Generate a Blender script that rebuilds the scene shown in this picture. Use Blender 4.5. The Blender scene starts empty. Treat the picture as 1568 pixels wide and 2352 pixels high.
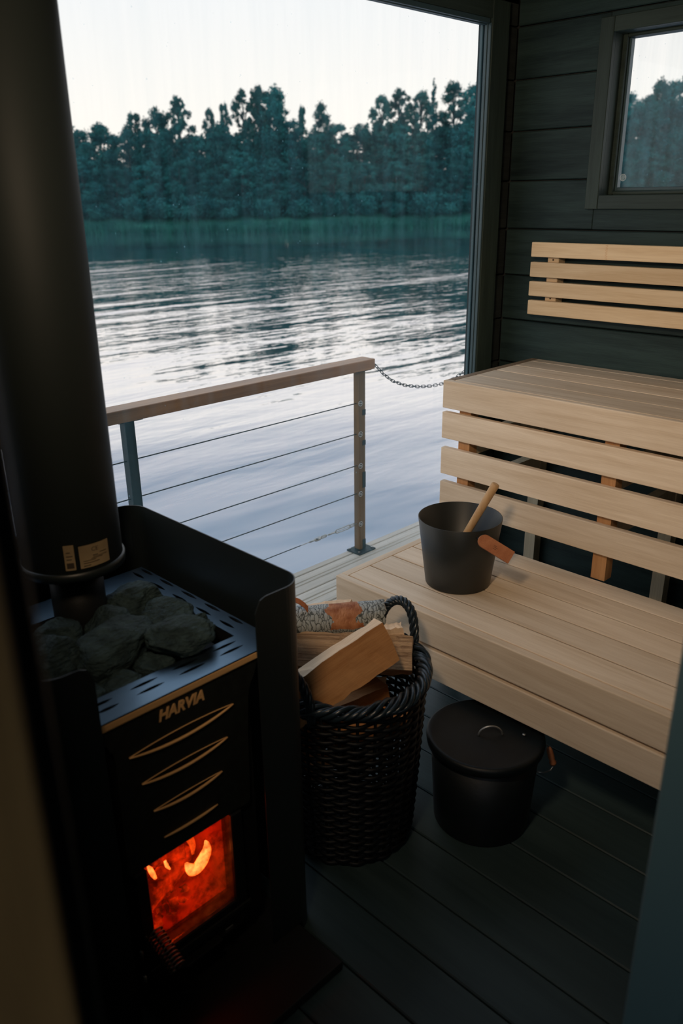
import bpy, bmesh, math, random
import numpy as np
from mathutils import Vector, Matrix, noise

# ------------------------------------------------------------------ camera
SC = bpy.context.scene
COL = SC.collection
random.seed(7)
RNG = np.random.default_rng(7)
FPX = 1864.75
EYE = 1.66                      # camera height above the sauna floor
yaw, pitch, roll = 0.781381, 0.36978721, -0.01217746
fwd = Vector((math.sin(yaw)*math.cos(pitch), math.cos(yaw)*math.cos(pitch), -math.sin(pitch)))
rgt = Vector((math.cos(yaw), -math.sin(yaw), 0))
up = rgt.cross(fwd)
r2 = rgt*math.cos(roll) + up*math.sin(roll)
u2 = -rgt*math.sin(roll) + up*math.cos(roll)
cam_data = bpy.data.cameras.new('camera')
cam = bpy.data.objects.new('camera', cam_data)
COL.objects.link(cam)
M = Matrix(((r2.x, u2.x, -fwd.x, 0), (r2.y, u2.y, -fwd.y, 0), (r2.z, u2.z, -fwd.z, EYE), (0, 0, 0, 1)))
cam.matrix_world = M
cam_data.sensor_fit = 'HORIZONTAL'
cam_data.sensor_width = 24.0
cam_data.lens = FPX/1568*24.0
cam_data.clip_start = 0.02
cam_data.clip_end = 600
cam_data.dof.use_dof = True
cam_data.dof.focus_distance = 2.75
cam_data.dof.aperture_fstop = 3.4
SC.camera = cam

# ------------------------------------------------------------------ sky, added fill lamp, exposure
world = bpy.data.worlds.new('evening_sky')
SC.world = world
world.use_nodes = True
wn, wl = world.node_tree.nodes, world.node_tree.links
wn.clear()
wo = wn.new('ShaderNodeOutputWorld'); wb = wn.new('ShaderNodeBackground')
wt = wn.new('ShaderNodeTexCoord'); ws = wn.new('ShaderNodeSeparateXYZ'); wr = wn.new('ShaderNodeValToRGB')
wl.new(wt.outputs['Generated'], ws.inputs[0]); wl.new(ws.outputs['Z'], wr.inputs[0])
wl.new(wr.outputs[0], wb.inputs[0]); wl.new(wb.outputs[0], wo.inputs[0])
e = wr.color_ramp.elements
e[0].position = 0.0; e[0].color = (0.92, 0.82, 0.70, 1)
e[1].position = 1.0; e[1].color = (0.50, 0.60, 0.76, 1)
for p, c in ((0.07, (0.86, 0.80, 0.74, 1)), (0.19, (0.775, 0.76, 0.76, 1)), (0.34, (0.68, 0.66, 0.70, 1)), (0.52, (0.56, 0.60, 0.70, 1))):
    n = e.new(p); n.color = c
wb.inputs[1].default_value = 1.3
SC.view_settings.view_transform = 'Standard'
SC.view_settings.look = 'None'
SC.view_settings.exposure = 0.0
SC.view_settings.gamma = 1.0
SC.view_settings.use_curve_mapping = False

ld = bpy.data.lights.new('fill_lamp_light', 'AREA')  # unseen lamp added to lift the indoor brightness, aimed at the benches
ld.energy = 8.0; ld.spread = math.radians(125); ld.color = (1.0, 0.74, 0.50); ld.shape = 'DISK'; ld.size = 0.21
lo = bpy.data.objects.new('fill_lamp_light', ld); COL.objects.link(lo)
lo.location = (0.24, 0.62, 2.02)
lo.rotation_euler = (Vector((2.7, 1.40, 1.42)) - Vector(lo.location)).to_track_quat('-Z', 'Y').to_euler()

# ------------------------------------------------------------------ material helpers
def srgb(r, g, b):
    f = lambda v: (v/255/12.92) if v/255 <= 0.04045 else ((v/255+0.055)/1.055)**2.4
    return (f(r), f(g), f(b), 1)

def base_mat(name):
    m = bpy.data.materials.new(name); m.use_nodes = True
    nt = m.node_tree
    return m, nt, nt.nodes, nt.links, nt.nodes['Principled BSDF']

def plain(name, col, rough=0.5, metal=0.0, bump=0.0, bscale=60, spec=0.5, var=0.0):
    m, nt, N, L, P = base_mat(name)
    P.inputs['Base Color'].default_value = col if len(col) == 4 else (*col, 1)
    P.inputs['Roughness'].default_value = rough
    P.inputs['Metallic'].default_value = metal
    P.inputs['Specular IOR Level'].default_value = spec
    if bump or var:
        tc = N.new('ShaderNodeTexCoord'); nz = N.new('ShaderNodeTexNoise')
        nz.inputs['Scale'].default_value = bscale; nz.inputs['Detail'].default_value = 5
        L.new(tc.outputs['Object'], nz.inputs['Vector'])
        if bump:
            b = N.new('ShaderNodeBump'); b.inputs['Strength'].default_value = 1.0; b.inputs['Distance'].default_value = bump
            L.new(nz.outputs['Fac'], b.inputs['Height']); L.new(b.outputs[0], P.inputs['Normal'])
        if var:
            nz2 = N.new('ShaderNodeTexNoise'); nz2.inputs['Scale'].default_value = bscale*0.25; nz2.inputs['Detail'].default_value = 4
            L.new(tc.outputs['Object'], nz2.inputs['Vector'])
            mr = N.new('ShaderNodeMapRange'); mr.inputs[1].default_value = 0.3; mr.inputs[2].default_value = 0.7
            mr.inputs[3].default_value = 1-var; mr.inputs[4].default_value = 1+var
            L.new(nz2.outputs['Fac'], mr.inputs[0])
            hs = N.new('ShaderNodeHueSaturation'); hs.inputs['Color'].default_value = P.inputs['Base Color'].default_value
            L.new(mr.outputs[0], hs.inputs['Value']); L.new(hs.outputs[0], P.inputs['Base Color'])
    return m

def wood(name, light, dark, axis, rough=0.6, grain=1.0, bump=0.0004, knots=0.25, spec=0.3):
    """procedural timber: grain runs along local `axis` (0 x, 1 y, 2 z)"""
    m, nt, N, L, P = base_mat(name)
    P.inputs['Roughness'].default_value = rough
    P.inputs['Specular IOR Level'].default_value = spec
    tc = N.new('ShaderNodeTexCoord'); oi = N.new('ShaderNodeObjectInfo')
    add = N.new('ShaderNodeVectorMath'); add.operation = 'ADD'
    sc = N.new('ShaderNodeMath'); sc.operation = 'MULTIPLY'; sc.inputs[1].default_value = 37.0
    L.new(oi.outputs['Random'], sc.inputs[0]); L.new(tc.outputs['Object'], add.inputs[0]); L.new(sc.outputs[0], add.inputs[1])
    def nz(s_along, s_cross, detail, dist=0.0):
        mp = N.new('ShaderNodeMapping'); v = [s_cross]*3; v[axis] = s_along
        mp.inputs['Scale'].default_value = v
        t = N.new('ShaderNodeTexNoise'); t.inputs['Scale'].default_value = 1.0
        t.inputs['Detail'].default_value = detail; t.inputs['Distortion'].default_value = dist
        L.new(add.outputs[0], mp.inputs[0]); L.new(mp.outputs[0], t.inputs['Vector'])
        return t
    a = nz(2.2, 42*grain, 6, 0.6); b = nz(14, 420*grain, 3); c = nz(1.1, 7, 2, 1.2)
    def mix(fa, fb, w):
        x = N.new('ShaderNodeMix'); x.data_type = 'FLOAT'; x.inputs[0].default_value = w
        L.new(fa, x.inputs[2]); L.new(fb, x.inputs[3]); return x.outputs[0]
    f = mix(mix(a.outputs['Fac'], b.outputs['Fac'], 0.35), c.outputs['Fac'], knots)
    r = N.new('ShaderNodeValToRGB'); e = r.color_ramp.elements
    e[0].position = 0.34; e[0].color = dark; e[1].position = 0.60; e[1].color = light
    L.new(f, r.inputs[0])
    hs = N.new('ShaderNodeHueSaturation')
    mr = N.new('ShaderNodeMapRange'); mr.inputs[3].default_value = 0.86; mr.inputs[4].default_value = 1.12
    L.new(oi.outputs['Random'], mr.inputs[0]); L.new(mr.outputs[0], hs.inputs['Value'])
    L.new(r.outputs[0], hs.inputs['Color']); L.new(hs.outputs[0], P.inputs['Base Color'])
    bp = N.new('ShaderNodeBump'); bp.inputs['Distance'].default_value = bump
    L.new(f, bp.inputs['Height']); L.new(bp.outputs[0], P.inputs['Normal'])
    return m

ALD_L, ALD_D = (0.86, 0.66, 0.42, 1), (0.68, 0.47, 0.26, 1)
BEN_L, BEN_D = (0.90, 0.75, 0.57, 1), (0.70, 0.54, 0.37, 1)
MAT = {}
MAT['bench_y'] = wood('bench_wood', BEN_L, BEN_D, 1)
MAT['bench_x'] = wood('bench_wood_cross', BEN_L, BEN_D, 0)
MAT['slat_y'] = wood('backrest_wood', ALD_L, ALD_D, 1, grain=0.8)
MAT['brown_x'] = wood('brown_end_board', (0.34, 0.25, 0.16, 1), (0.22, 0.15, 0.09, 1), 0)  # end board in a darker brown than the seat boards
MAT['joint_y'] = wood('joint_shade_brown', (0.13, 0.08, 0.045, 1), (0.07, 0.042, 0.024, 1), 1)  # dark brown that paints shade into the gaps between seat boards
MAT['leg_z'] = wood('bench_leg_wood', (0.62, 0.34, 0.15, 1), (0.42, 0.20, 0.08, 1), 2)
MAT['pale_z'] = wood('pale_leg_wood', (0.70, 0.60, 0.42, 1), (0.50, 0.40, 0.26, 1), 2)
MAT['wall_y'] = wood('stained_wall_boards', (0.030, 0.058, 0.057, 1), (0.007, 0.017, 0.019, 1), 1, rough=0.55, bump=0.002, knots=0.4, spec=0.25, grain=0.8)
MAT['wall_x'] = wood('stained_wall_boards_x', (0.034, 0.040, 0.039, 1), (0.015, 0.018, 0.018, 1), 0, rough=0.6, bump=0.001, spec=0.3)
MAT['trim_z'] = wood('stained_trim_z', (0.044, 0.068, 0.060, 1), (0.020, 0.034, 0.031, 1), 2, rough=0.5, bump=0.0006)
MAT['trim_x'] = wood('stained_trim_x', (0.044, 0.068, 0.060, 1), (0.020, 0.034, 0.031, 1), 0, rough=0.5, bump=0.0006)
MAT['trim_y'] = wood('stained_trim_y', (0.044, 0.068, 0.060, 1), (0.020, 0.034, 0.031, 1), 1, rough=0.5, bump=0.0006)
MAT['door_z'] = wood('brown_door_frame', (0.27, 0.17, 0.065, 1), (0.15, 0.092, 0.034, 1), 2, rough=0.6)
MAT['floor_y'] = wood('composite_floor', (0.040, 0.068, 0.070, 1), (0.022, 0.041, 0.044, 1), 1, rough=0.45, grain=1.6, bump=0.0008, knots=0.5, spec=0.35)
MAT['deck_x'] = wood('weathered_deck', (0.62, 0.56, 0.47, 1), (0.42, 0.38, 0.31, 1), 0, rough=0.6, grain=1.2)
MAT['rail_x'] = wood('oiled_handrail', (0.50, 0.25, 0.10, 1), (0.28, 0.13, 0.05, 1), 0, rough=0.4, knots=0.4, spec=0.6)
MAT['post_brown'] = wood('brown_post', (0.24, 0.135, 0.05, 1), (0.10, 0.058, 0.022, 1), 2, rough=0.5, knots=0.5)
MAT['ply_y'] = wood('ladle_wood', (0.70, 0.46, 0.24, 1), (0.50, 0.30, 0.14, 1), 2, rough=0.5)
MAT['black_metal'] = plain('black_stove_paint', (0.010, 0.011, 0.011), 0.5, 0, 0.0004, 300, 0.35)
MAT['panel_metal'] = plain('front_panel_paint', (0.016, 0.018, 0.015), 0.5, 0, 0.0006, 180, 0.4, 0.25)
MAT['shield_metal'] = plain('shield_paint', (0.012, 0.017, 0.017), 0.42, 0, 0.0, 80, 0.5)
MAT['pipe_metal'] = plain('pipe_paint', (0.014, 0.019, 0.018), 0.62, 0.0, 0.0, 50, 0.25)
MAT['plate_steel'] = plain('top_plate_steel', (0.20, 0.29, 0.37), 0.36, 1.0, 0.0006, 14, 0.5, 0.3)
MAT['gold'] = plain('bronze_trim', (1.0, 0.58, 0.24), 0.45, 0.1, 0.0003, 200)
MAT['cable'] = plain('steel_cable', (0.05, 0.058, 0.06), 0.45, 0.3)
MAT['zinc'] = plain('zinc_steel', (0.42, 0.43, 0.42), 0.4, 0.9)
MAT['post_dark'] = plain('dark_post_paint', (0.010, 0.022, 0.024), 0.55, 0.0, 0.0005, 200, 0.3, 0.4)
MAT['pail'] = plain('graphite_pail', (0.022, 0.025, 0.023), 0.42, 0.0, 0, 50, 0.5)
MAT['ash'] = plain('black_ash_pail', (0.003, 0.006, 0.0075), 0.5, 0.0, 0.0004, 90, 0.4, 0.3)
MAT['copper_wood'] = wood('reddish_handle_wood', (0.50, 0.20, 0.09, 1), (0.36, 0.12, 0.05, 1), 0, rough=0.5)
MAT['wicker'] = plain('black_wicker', (0.004, 0.005, 0.006), 0.5, 0.0, 0.0006, 120, 0.25)
MAT['wicker_rim'] = plain('glossy_wicker', (0.012, 0.022, 0.030), 0.28, 0.0, 0.0006, 120, 0.5)
MAT['glass_bead'] = plain('blue_grey_bead', (0.05, 0.095, 0.115), 0.4, 0, 0.0003, 60, 0.5)
MAT['door_edge'] = plain('blue_grey_door_edge', (0.075, 0.135, 0.145), 0.4, 0, 0.0003, 60, 0.5)
MAT['spring'] = plain('spring_steel', (0.30, 0.30, 0.26), 0.38, 0.9)
MAT['sticker'] = plain('label_paper', (0.30, 0.22, 0.12), 0.6, 0, 0, 30, 0.3, 0.35)
MAT['ink'] = plain('label_ink', (0.05, 0.035, 0.02), 0.7)
MAT['frost'] = plain('etched_mark', (0.75, 0.85, 0.88), 0.7)
MAT['dark'] = plain('dark_shell', (0.018, 0.020, 0.019), 0.8)
MAT['firebrick'] = plain('firebrick', (0.55, 0.10, 0.03), 0.9, 0, 0.004, 30, 0.1, 0.5)

def rock_mat():
    m, nt, N, L, P = base_mat('sauna_rock')
    P.inputs['Roughness'].default_value = 0.72
    P.inputs['Specular IOR Level'].default_value = 0.35
    tc = N.new('ShaderNodeTexCoord')
    n1 = N.new('ShaderNodeTexNoise'); n1.inputs['Scale'].default_value = 26; n1.inputs['Detail'].default_value = 8; n1.inputs['Roughness'].default_value = 0.7
    mp = N.new('ShaderNodeMapping'); mp.inputs['Scale'].default_value = (1, 1.6, 3.2)
    n2 = N.new('ShaderNodeTexNoise'); n2.inputs['Scale'].default_value = 60; n2.inputs['Detail'].default_value = 6
    L.new(tc.outputs['Object'], n1.inputs['Vector']); L.new(tc.outputs['Object'], mp.inputs[0]); L.new(mp.outputs[0], n2.inputs['Vector'])
    r = N.new('ShaderNodeValToRGB'); e = r.color_ramp.elements
    e[0].position = 0.35; e[0].color = (0.014, 0.030, 0.034, 1); e[1].position = 0.7; e[1].color = (0.060, 0.105, 0.108, 1)
    L.new(n1.outputs['Fac'], r.inputs[0]); L.new(r.outputs[0], P.inputs['Base Color'])
    b = N.new('ShaderNodeBump'); b.inputs['Distance'].default_value = 0.012
    L.new(n2.outputs['Fac'], b.inputs['Height']); L.new(b.outputs[0], P.inputs['Normal'])
    return m
MAT['rock'] = rock_mat()

def bark_mat():
    m, nt, N, L, P = base_mat('birch_bark')
    P.inputs['Roughness'].default_value = 0.75
    tc = N.new('ShaderNodeTexCoord')
    mp = N.new('ShaderNodeMapping'); mp.inputs['Scale'].default_value = (120, 50, 50)
    n1 = N.new('ShaderNodeTexVoronoi'); n1.feature = 'DISTANCE_TO_EDGE'; n1.inputs['Scale'].default_value = 1
    n0 = N.new('ShaderNodeTexNoise'); n0.inputs['Scale'].default_value = 30; n0.inputs['Detail'].default_value = 5
    L.new(tc.outputs['Object'], mp.inputs[0]); L.new(tc.outputs['Object'], n0.inputs['Vector'])
    av = N.new('ShaderNodeMix'); av.data_type = 'VECTOR'; av.inputs[0].default_value = 0.06
    sc = N.new('ShaderNodeVectorMath'); sc.operation = 'SCALE'; sc.inputs['Scale'].default_value = 40
    L.new(n0.outputs['Color'], sc.inputs[0]); L.new(mp.outputs[0], av.inputs[4]); L.new(sc.outputs[0], av.inputs[5])
    L.new(av.outputs[1], n1.inputs['Vector'])
    r = N.new('ShaderNodeValToRGB'); e = r.color_ramp.elements
    e[0].position = 0.02; e[0].color = (0.05, 0.06, 0.055, 1); e[1].position = 0.10; e[1].color = (0.42, 0.46, 0.46, 1)
    L.new(n1.outputs['Distance'], r.inputs[0])
    # torn-off patch of reddish inner bark along the middle of the log
    g = N.new('ShaderNodeSeparateXYZ'); L.new(tc.outputs['Object'], g.inputs[0])
    n3 = N.new('ShaderNodeTexNoise'); n3.inputs['Scale'].default_value = 16; n3.inputs['Detail'].default_value = 4
    L.new(tc.outputs['Object'], n3.inputs['Vector'])
    sh = N.new('ShaderNodeMath'); sh.operation = 'SUBTRACT'; sh.inputs[1].default_value = 0.062; L.new(g.outputs['X'], sh.inputs[0])
    ax = N.new('ShaderNodeMath'); ax.operation = 'ABSOLUTE'; L.new(sh.outputs[0], ax.inputs[0])
    mul = N.new('ShaderNodeMath'); mul.operation = 'MULTIPLY_ADD'; mul.inputs[1].default_value = 0.10; L.new(n3.outputs['Fac'], mul.inputs[0]); L.new(ax.outputs[0], mul.inputs[2])
    lt = N.new('ShaderNodeMath'); lt.operation = 'LESS_THAN'; lt.inputs[1].default_value = 0.098; L.new(mul.outputs[0], lt.inputs[0])
    gz = N.new('ShaderNodeMath'); gz.operation = 'MULTIPLY_ADD'; gz.inputs[1].default_value = 0.05; L.new(n3.outputs['Fac'], gz.inputs[0]); L.new(g.outputs['Z'], gz.inputs[2])
    gt = N.new('ShaderNodeMath'); gt.operation = 'GREATER_THAN'; gt.inputs[1].default_value = 0.022; L.new(gz.outputs[0], gt.inputs[0])
    an = N.new('ShaderNodeMath'); an.operation = 'MULTIPLY'; L.new(lt.outputs[0], an.inputs[0]); L.new(gt.outputs[0], an.inputs[1])
    r2_ = N.new('ShaderNodeValToRGB'); e = r2_.color_ramp.elements
    e[0].position = 0.35; e[0].color = (0.32, 0.10, 0.035, 1); e[1].position = 0.65; e[1].color = (0.62, 0.28, 0.13, 1)
    L.new(n0.outputs['Fac'], r2_.inputs[0])
    mx = N.new('ShaderNodeMix'); mx.data_type = 'RGBA'
    L.new(an.outputs[0], mx.inputs[0]); L.new(r.outputs[0], mx.inputs[6]); L.new(r2_.outputs[0], mx.inputs[7])
    L.new(mx.outputs[2], P.inputs['Base Color'])
    b = N.new('ShaderNodeBump'); b.inputs['Distance'].default_value = 0.003
    L.new(n1.outputs['Distance'], b.inputs['Height']); L.new(b.outputs[0], P.inputs['Normal'])
    return m
MAT['birch'] = bark_mat()
MAT['log_x'] = wood('split_pine', (0.56, 0.29, 0.12, 1), (0.34, 0.14, 0.045, 1), 0, rough=0.7, knots=0.3)
MAT['log_face'] = wood('split_pine_face', (0.86, 0.66, 0.46, 1), (0.62, 0.42, 0.25, 1), 0, rough=0.7, knots=0.3)
MAT['log_rough'] = wood('sawn_face', (0.66, 0.45, 0.27, 1), (0.17, 0.09, 0.045, 1), 0, rough=0.85, grain=4.0, bump=0.004, knots=0.05)

def glass_mat(name, dirt=0.03, seed=0.0, refl=1.0, specks=0.6):
    m = bpy.data.materials.new(name); m.use_nodes = True
    nt = m.node_tree; N, L = nt.nodes, nt.links; N.clear()
    out = N.new('ShaderNodeOutputMaterial'); tr = N.new('ShaderNodeBsdfTransparent'); gl = N.new('ShaderNodeBsdfGlossy')
    tr.inputs[0].default_value = (0.975, 0.99, 0.99, 1)
    gl.inputs['Roughness'].default_value = 0.02
    ge = N.new('ShaderNodeNewGeometry'); dt = N.new('ShaderNodeVectorMath'); dt.operation = 'DOT_PRODUCT'
    L.new(ge.outputs['Normal'], dt.inputs[0]); L.new(ge.outputs['Incoming'], dt.inputs[1])
    ab_ = N.new('ShaderNodeMath'); ab_.operation = 'ABSOLUTE'; L.new(dt.outputs['Value'], ab_.inputs[0])
    om = N.new('ShaderNodeMath'); om.operation = 'SUBTRACT'; om.inputs[0].default_value = 1.0; L.new(ab_.outputs[0], om.inputs[1])
    pw5 = N.new('ShaderNodeMath'); pw5.operation = 'POWER'; pw5.inputs[1].default_value = 5.0; L.new(om.outputs[0], pw5.inputs[0])
    fm = N.new('ShaderNodeMath'); fm.operation = 'MULTIPLY_ADD'; fm.inputs[1].default_value = 0.9*refl; fm.inputs[2].default_value = 0.04*refl; L.new(pw5.outputs[0], fm.inputs[0])
    m1 = N.new('ShaderNodeMixShader'); L.new(fm.outputs[0], m1.inputs[0]); L.new(tr.outputs[0], m1.inputs[1]); L.new(gl.outputs[0], m1.inputs[2])
    df = N.new('ShaderNodeBsdfTranslucent'); df.inputs[0].default_value = (0.40, 0.80, 0.90, 1)
    tc = N.new('ShaderNodeTexCoord')
    mp = N.new('ShaderNodeMapping'); mp.inputs['Scale'].default_value = (26, 26, 1.6); mp.inputs['Location'].default_value = (seed, seed, seed)
    nz = N.new('ShaderNodeTexNoise'); nz.inputs['Scale'].default_value = 1; nz.inputs['Detail'].default_value = 6; nz.inputs['Roughness'].default_value = 0.65
    L.new(tc.outputs['Object'], mp.inputs[0]); L.new(mp.outputs[0], nz.inputs['Vector'])
    mr = N.new('ShaderNodeMapRange'); mr.inputs[1].default_value = 0.35; mr.inputs[2].default_value = 0.75
    mr.inputs[3].default_value = dirt*0.45; mr.inputs[4].default_value = dirt*2.2
    L.new(nz.outputs['Fac'], mr.inputs[0])
    vo = N.new('ShaderNodeTexVoronoi'); vo.inputs['Scale'].default_value = 42; L.new(tc.outputs['Object'], vo.inputs['Vector'])
    rad = N.new('ShaderNodeMath'); rad.operation = 'MULTIPLY'; rad.inputs[1].default_value = 0.10
    sep = N.new('ShaderNodeSeparateColor'); L.new(vo.outputs['Color'], sep.inputs[0])
    pw = N.new('ShaderNodeMath'); pw.operation = 'POWER'; pw.inputs[1].default_value = 3.0; L.new(sep.outputs[0], pw.inputs[0]); L.new(pw.outputs[0], rad.inputs[0])
    lt = N.new('ShaderNodeMath'); lt.operation = 'LESS_THAN'; L.new(vo.outputs['Distance'], lt.inputs[0]); L.new(rad.outputs[0], lt.inputs[1])
    sp = N.new('ShaderNodeMath'); sp.operation = 'MULTIPLY_ADD'; sp.inputs[1].default_value = specks*0.35; L.new(lt.outputs[0], sp.inputs[0]); L.new(mr.outputs[0], sp.inputs[2])
    m2 = N.new('ShaderNodeMixShader'); L.new(sp.outputs[0], m2.inputs[0]); L.new(m1.outputs[0], m2.inputs[1]); L.new(df.outputs[0], m2.inputs[2])
    L.new(m2.outputs[0], out.inputs[0])
    return m
MAT['glass'] = glass_mat('large_window_glass', 0.020, refl=0.12)
MAT['glass2'] = glass_mat('small_window_glass', 0.035, 5.0, refl=0.5)

def emis(name, col, s):
    m = bpy.data.materials.new(name); m.use_nodes = True
    nt = m.node_tree; nt.nodes.clear()
    o = nt.nodes.new('ShaderNodeOutputMaterial'); e = nt.nodes.new('ShaderNodeEmission')
    e.inputs[0].default_value = (*col, 1); e.inputs[1].default_value = s
    nt.links.new(e.outputs[0], o.inputs[0]); return m
def flame_mat(name, core, edge, s_):
    m = bpy.data.materials.new(name); m.use_nodes = True
    nt = m.node_tree; N, L = nt.nodes, nt.links; N.clear()
    o = N.new('ShaderNodeOutputMaterial'); em = N.new('ShaderNodeEmission'); tr = N.new('ShaderNodeBsdfTransparent'); mx = N.new('ShaderNodeMixShader')
    lw = N.new('ShaderNodeLayerWeight'); lw.inputs[0].default_value = 0.5
    r = N.new('ShaderNodeValToRGB'); e = r.color_ramp.elements
    e[0].position = 0.25; e[0].color = (*core, 1); e[1].position = 0.8; e[1].color = (*edge, 1)
    L.new(lw.outputs['Facing'], r.inputs[0]); L.new(r.outputs[0], em.inputs[0]); em.inputs[1].default_value = s_
    mr = N.new('ShaderNodeMapRange'); mr.inputs[1].default_value = 0.5; mr.inputs[2].default_value = 1.0
    L.new(lw.outputs['Facing'], mr.inputs[0]); L.new(mr.outputs[0], mx.inputs[0]); L.new(em.outputs[0], mx.inputs[1]); L.new(tr.outputs[0], mx.inputs[2])
    L.new(mx.outputs[0], o.inputs[0]); return m
MAT['flame_core'] = flame_mat('flame_core', (1.0, 0.70, 0.28), (1.0, 0.30, 0.03), 3.6)
MAT['flame_edge'] = flame_mat('flame_tongue', (1.0, 0.30, 0.05), (0.9, 0.10, 0.01), 1.3)

def ember_mat():
    m, nt, N, L, P = base_mat('glowing_wood')
    P.inputs['Base Color'].default_value = (0.03, 0.01, 0.006, 1); P.inputs['Roughness'].default_value = 0.9
    tc = N.new('ShaderNodeTexCoord'); nz = N.new('ShaderNodeTexNoise'); nz.inputs['Scale'].default_value = 24; nz.inputs['Detail'].default_value = 5
    L.new(tc.outputs['Object'], nz.inputs['Vector'])
    r = N.new('ShaderNodeValToRGB'); e = r.color_ramp.elements
    e[0].position = 0.42; e[0].color = (0.02, 0.0, 0.0, 1); e[1].position = 0.66; e[1].color = (1.0, 0.09, 0.008, 1)
    L.new(nz.outputs['Fac'], r.inputs[0]); L.new(r.outputs[0], P.inputs['Emission Color'])
    P.inputs['Emission Strength'].default_value = 0.9
    return m
MAT['ember'] = ember_mat()
def tint_glass():
    m = bpy.data.materials.new('sooty_stove_glass'); m.use_nodes = True
    nt = m.node_tree; N, L = nt.nodes, nt.links; N.clear()
    o = N.new('ShaderNodeOutputMaterial'); t = N.new('ShaderNodeBsdfTransparent'); g = N.new('ShaderNodeBsdfGlossy'); d = N.new('ShaderNodeBsdfTranslucent')
    g.inputs['Roughness'].default_value = 0.1; t.inputs[0].default_value = (1.0, 0.72, 0.5, 1); d.inputs[0].default_value = (0.8, 0.35, 0.12, 1)
    m1 = N.new('ShaderNodeMixShader'); m1.inputs[0].default_value = 0.03; L.new(t.outputs[0], m1.inputs[1]); L.new(g.outputs[0], m1.inputs[2])
    m2 = N.new('ShaderNodeMixShader'); m2.inputs[0].default_value = 0.06; L.new(m1.outputs[0], m2.inputs[1]); L.new(d.outputs[0], m2.inputs[2])
    tc = N.new('ShaderNodeTexCoord'); nz = N.new('ShaderNodeTexNoise'); nz.inputs['Scale'].default_value = 26; nz.inputs['Detail'].default_value = 6; nz.inputs['Roughness'].default_value = 0.7
    L.new(tc.outputs['Object'], nz.inputs['Vector']); r = N.new('ShaderNodeValToRGB'); e = r.color_ramp.elements
    e[0].position = 0.34; e[0].color = (0.40, 0.18, 0.10, 1); e[1].position = 0.54; e[1].color = (1.0, 0.55, 0.38, 1)
    L.new(nz.outputs['Fac'], r.inputs[0]); L.new(r.outputs[0], t.inputs[0])
    L.new(m2.outputs[0], o.inputs[0]); return m
MAT['stove_glass'] = tint_glass()

def leaf_mat(name, c1, c2):
    m, nt, N, L, P = base_mat(name)
    P.inputs['Roughness'].default_value = 0.8; P.inputs['Specular IOR Level'].default_value = 0.1
    tc = N.new('ShaderNodeTexCoord'); nz = N.new('ShaderNodeTexNoise'); nz.inputs['Scale'].default_value = 0.8; nz.inputs['Detail'].default_value = 3
    oi = N.new('ShaderNodeObjectInfo')
    L.new(tc.outputs['Object'], nz.inputs['Vector'])
    r = N.new('ShaderNodeValToRGB'); e = r.color_ramp.elements
    e[0].position = 0.35; e[0].color = c1; e[1].position = 0.65; e[1].color = c2
    L.new(nz.outputs['Fac'], r.inputs[0])
    hs = N.new('ShaderNodeHueSaturation'); mr = N.new('ShaderNodeMapRange'); mr.inputs[3].default_value = 0.7; mr.inputs[4].default_value = 1.35
    L.new(oi.outputs['Random'], mr.inputs[0]); L.new(mr.outputs[0], hs.inputs['Value']); L.new(r.outputs[0], hs.inputs['Color'])
    L.new(hs.outputs[0], P.inputs['Base Color'])
    return m
MAT['leaf'] = leaf_mat('dark_foliage', (0.006, 0.080, 0.088, 1), (0.022, 0.150, 0.140, 1))
MAT['leaf_light'] = leaf_mat('feathery_foliage', (0.014, 0.080, 0.080, 1), (0.035, 0.14, 0.125, 1))
MAT['reed'] = leaf_mat('shore_reeds', (0.008, 0.10, 0.085, 1), (0.025, 0.17, 0.125, 1))
MAT['trunk'] = plain('tree_bark', (0.03, 0.045, 0.045), 0.9)

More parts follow.
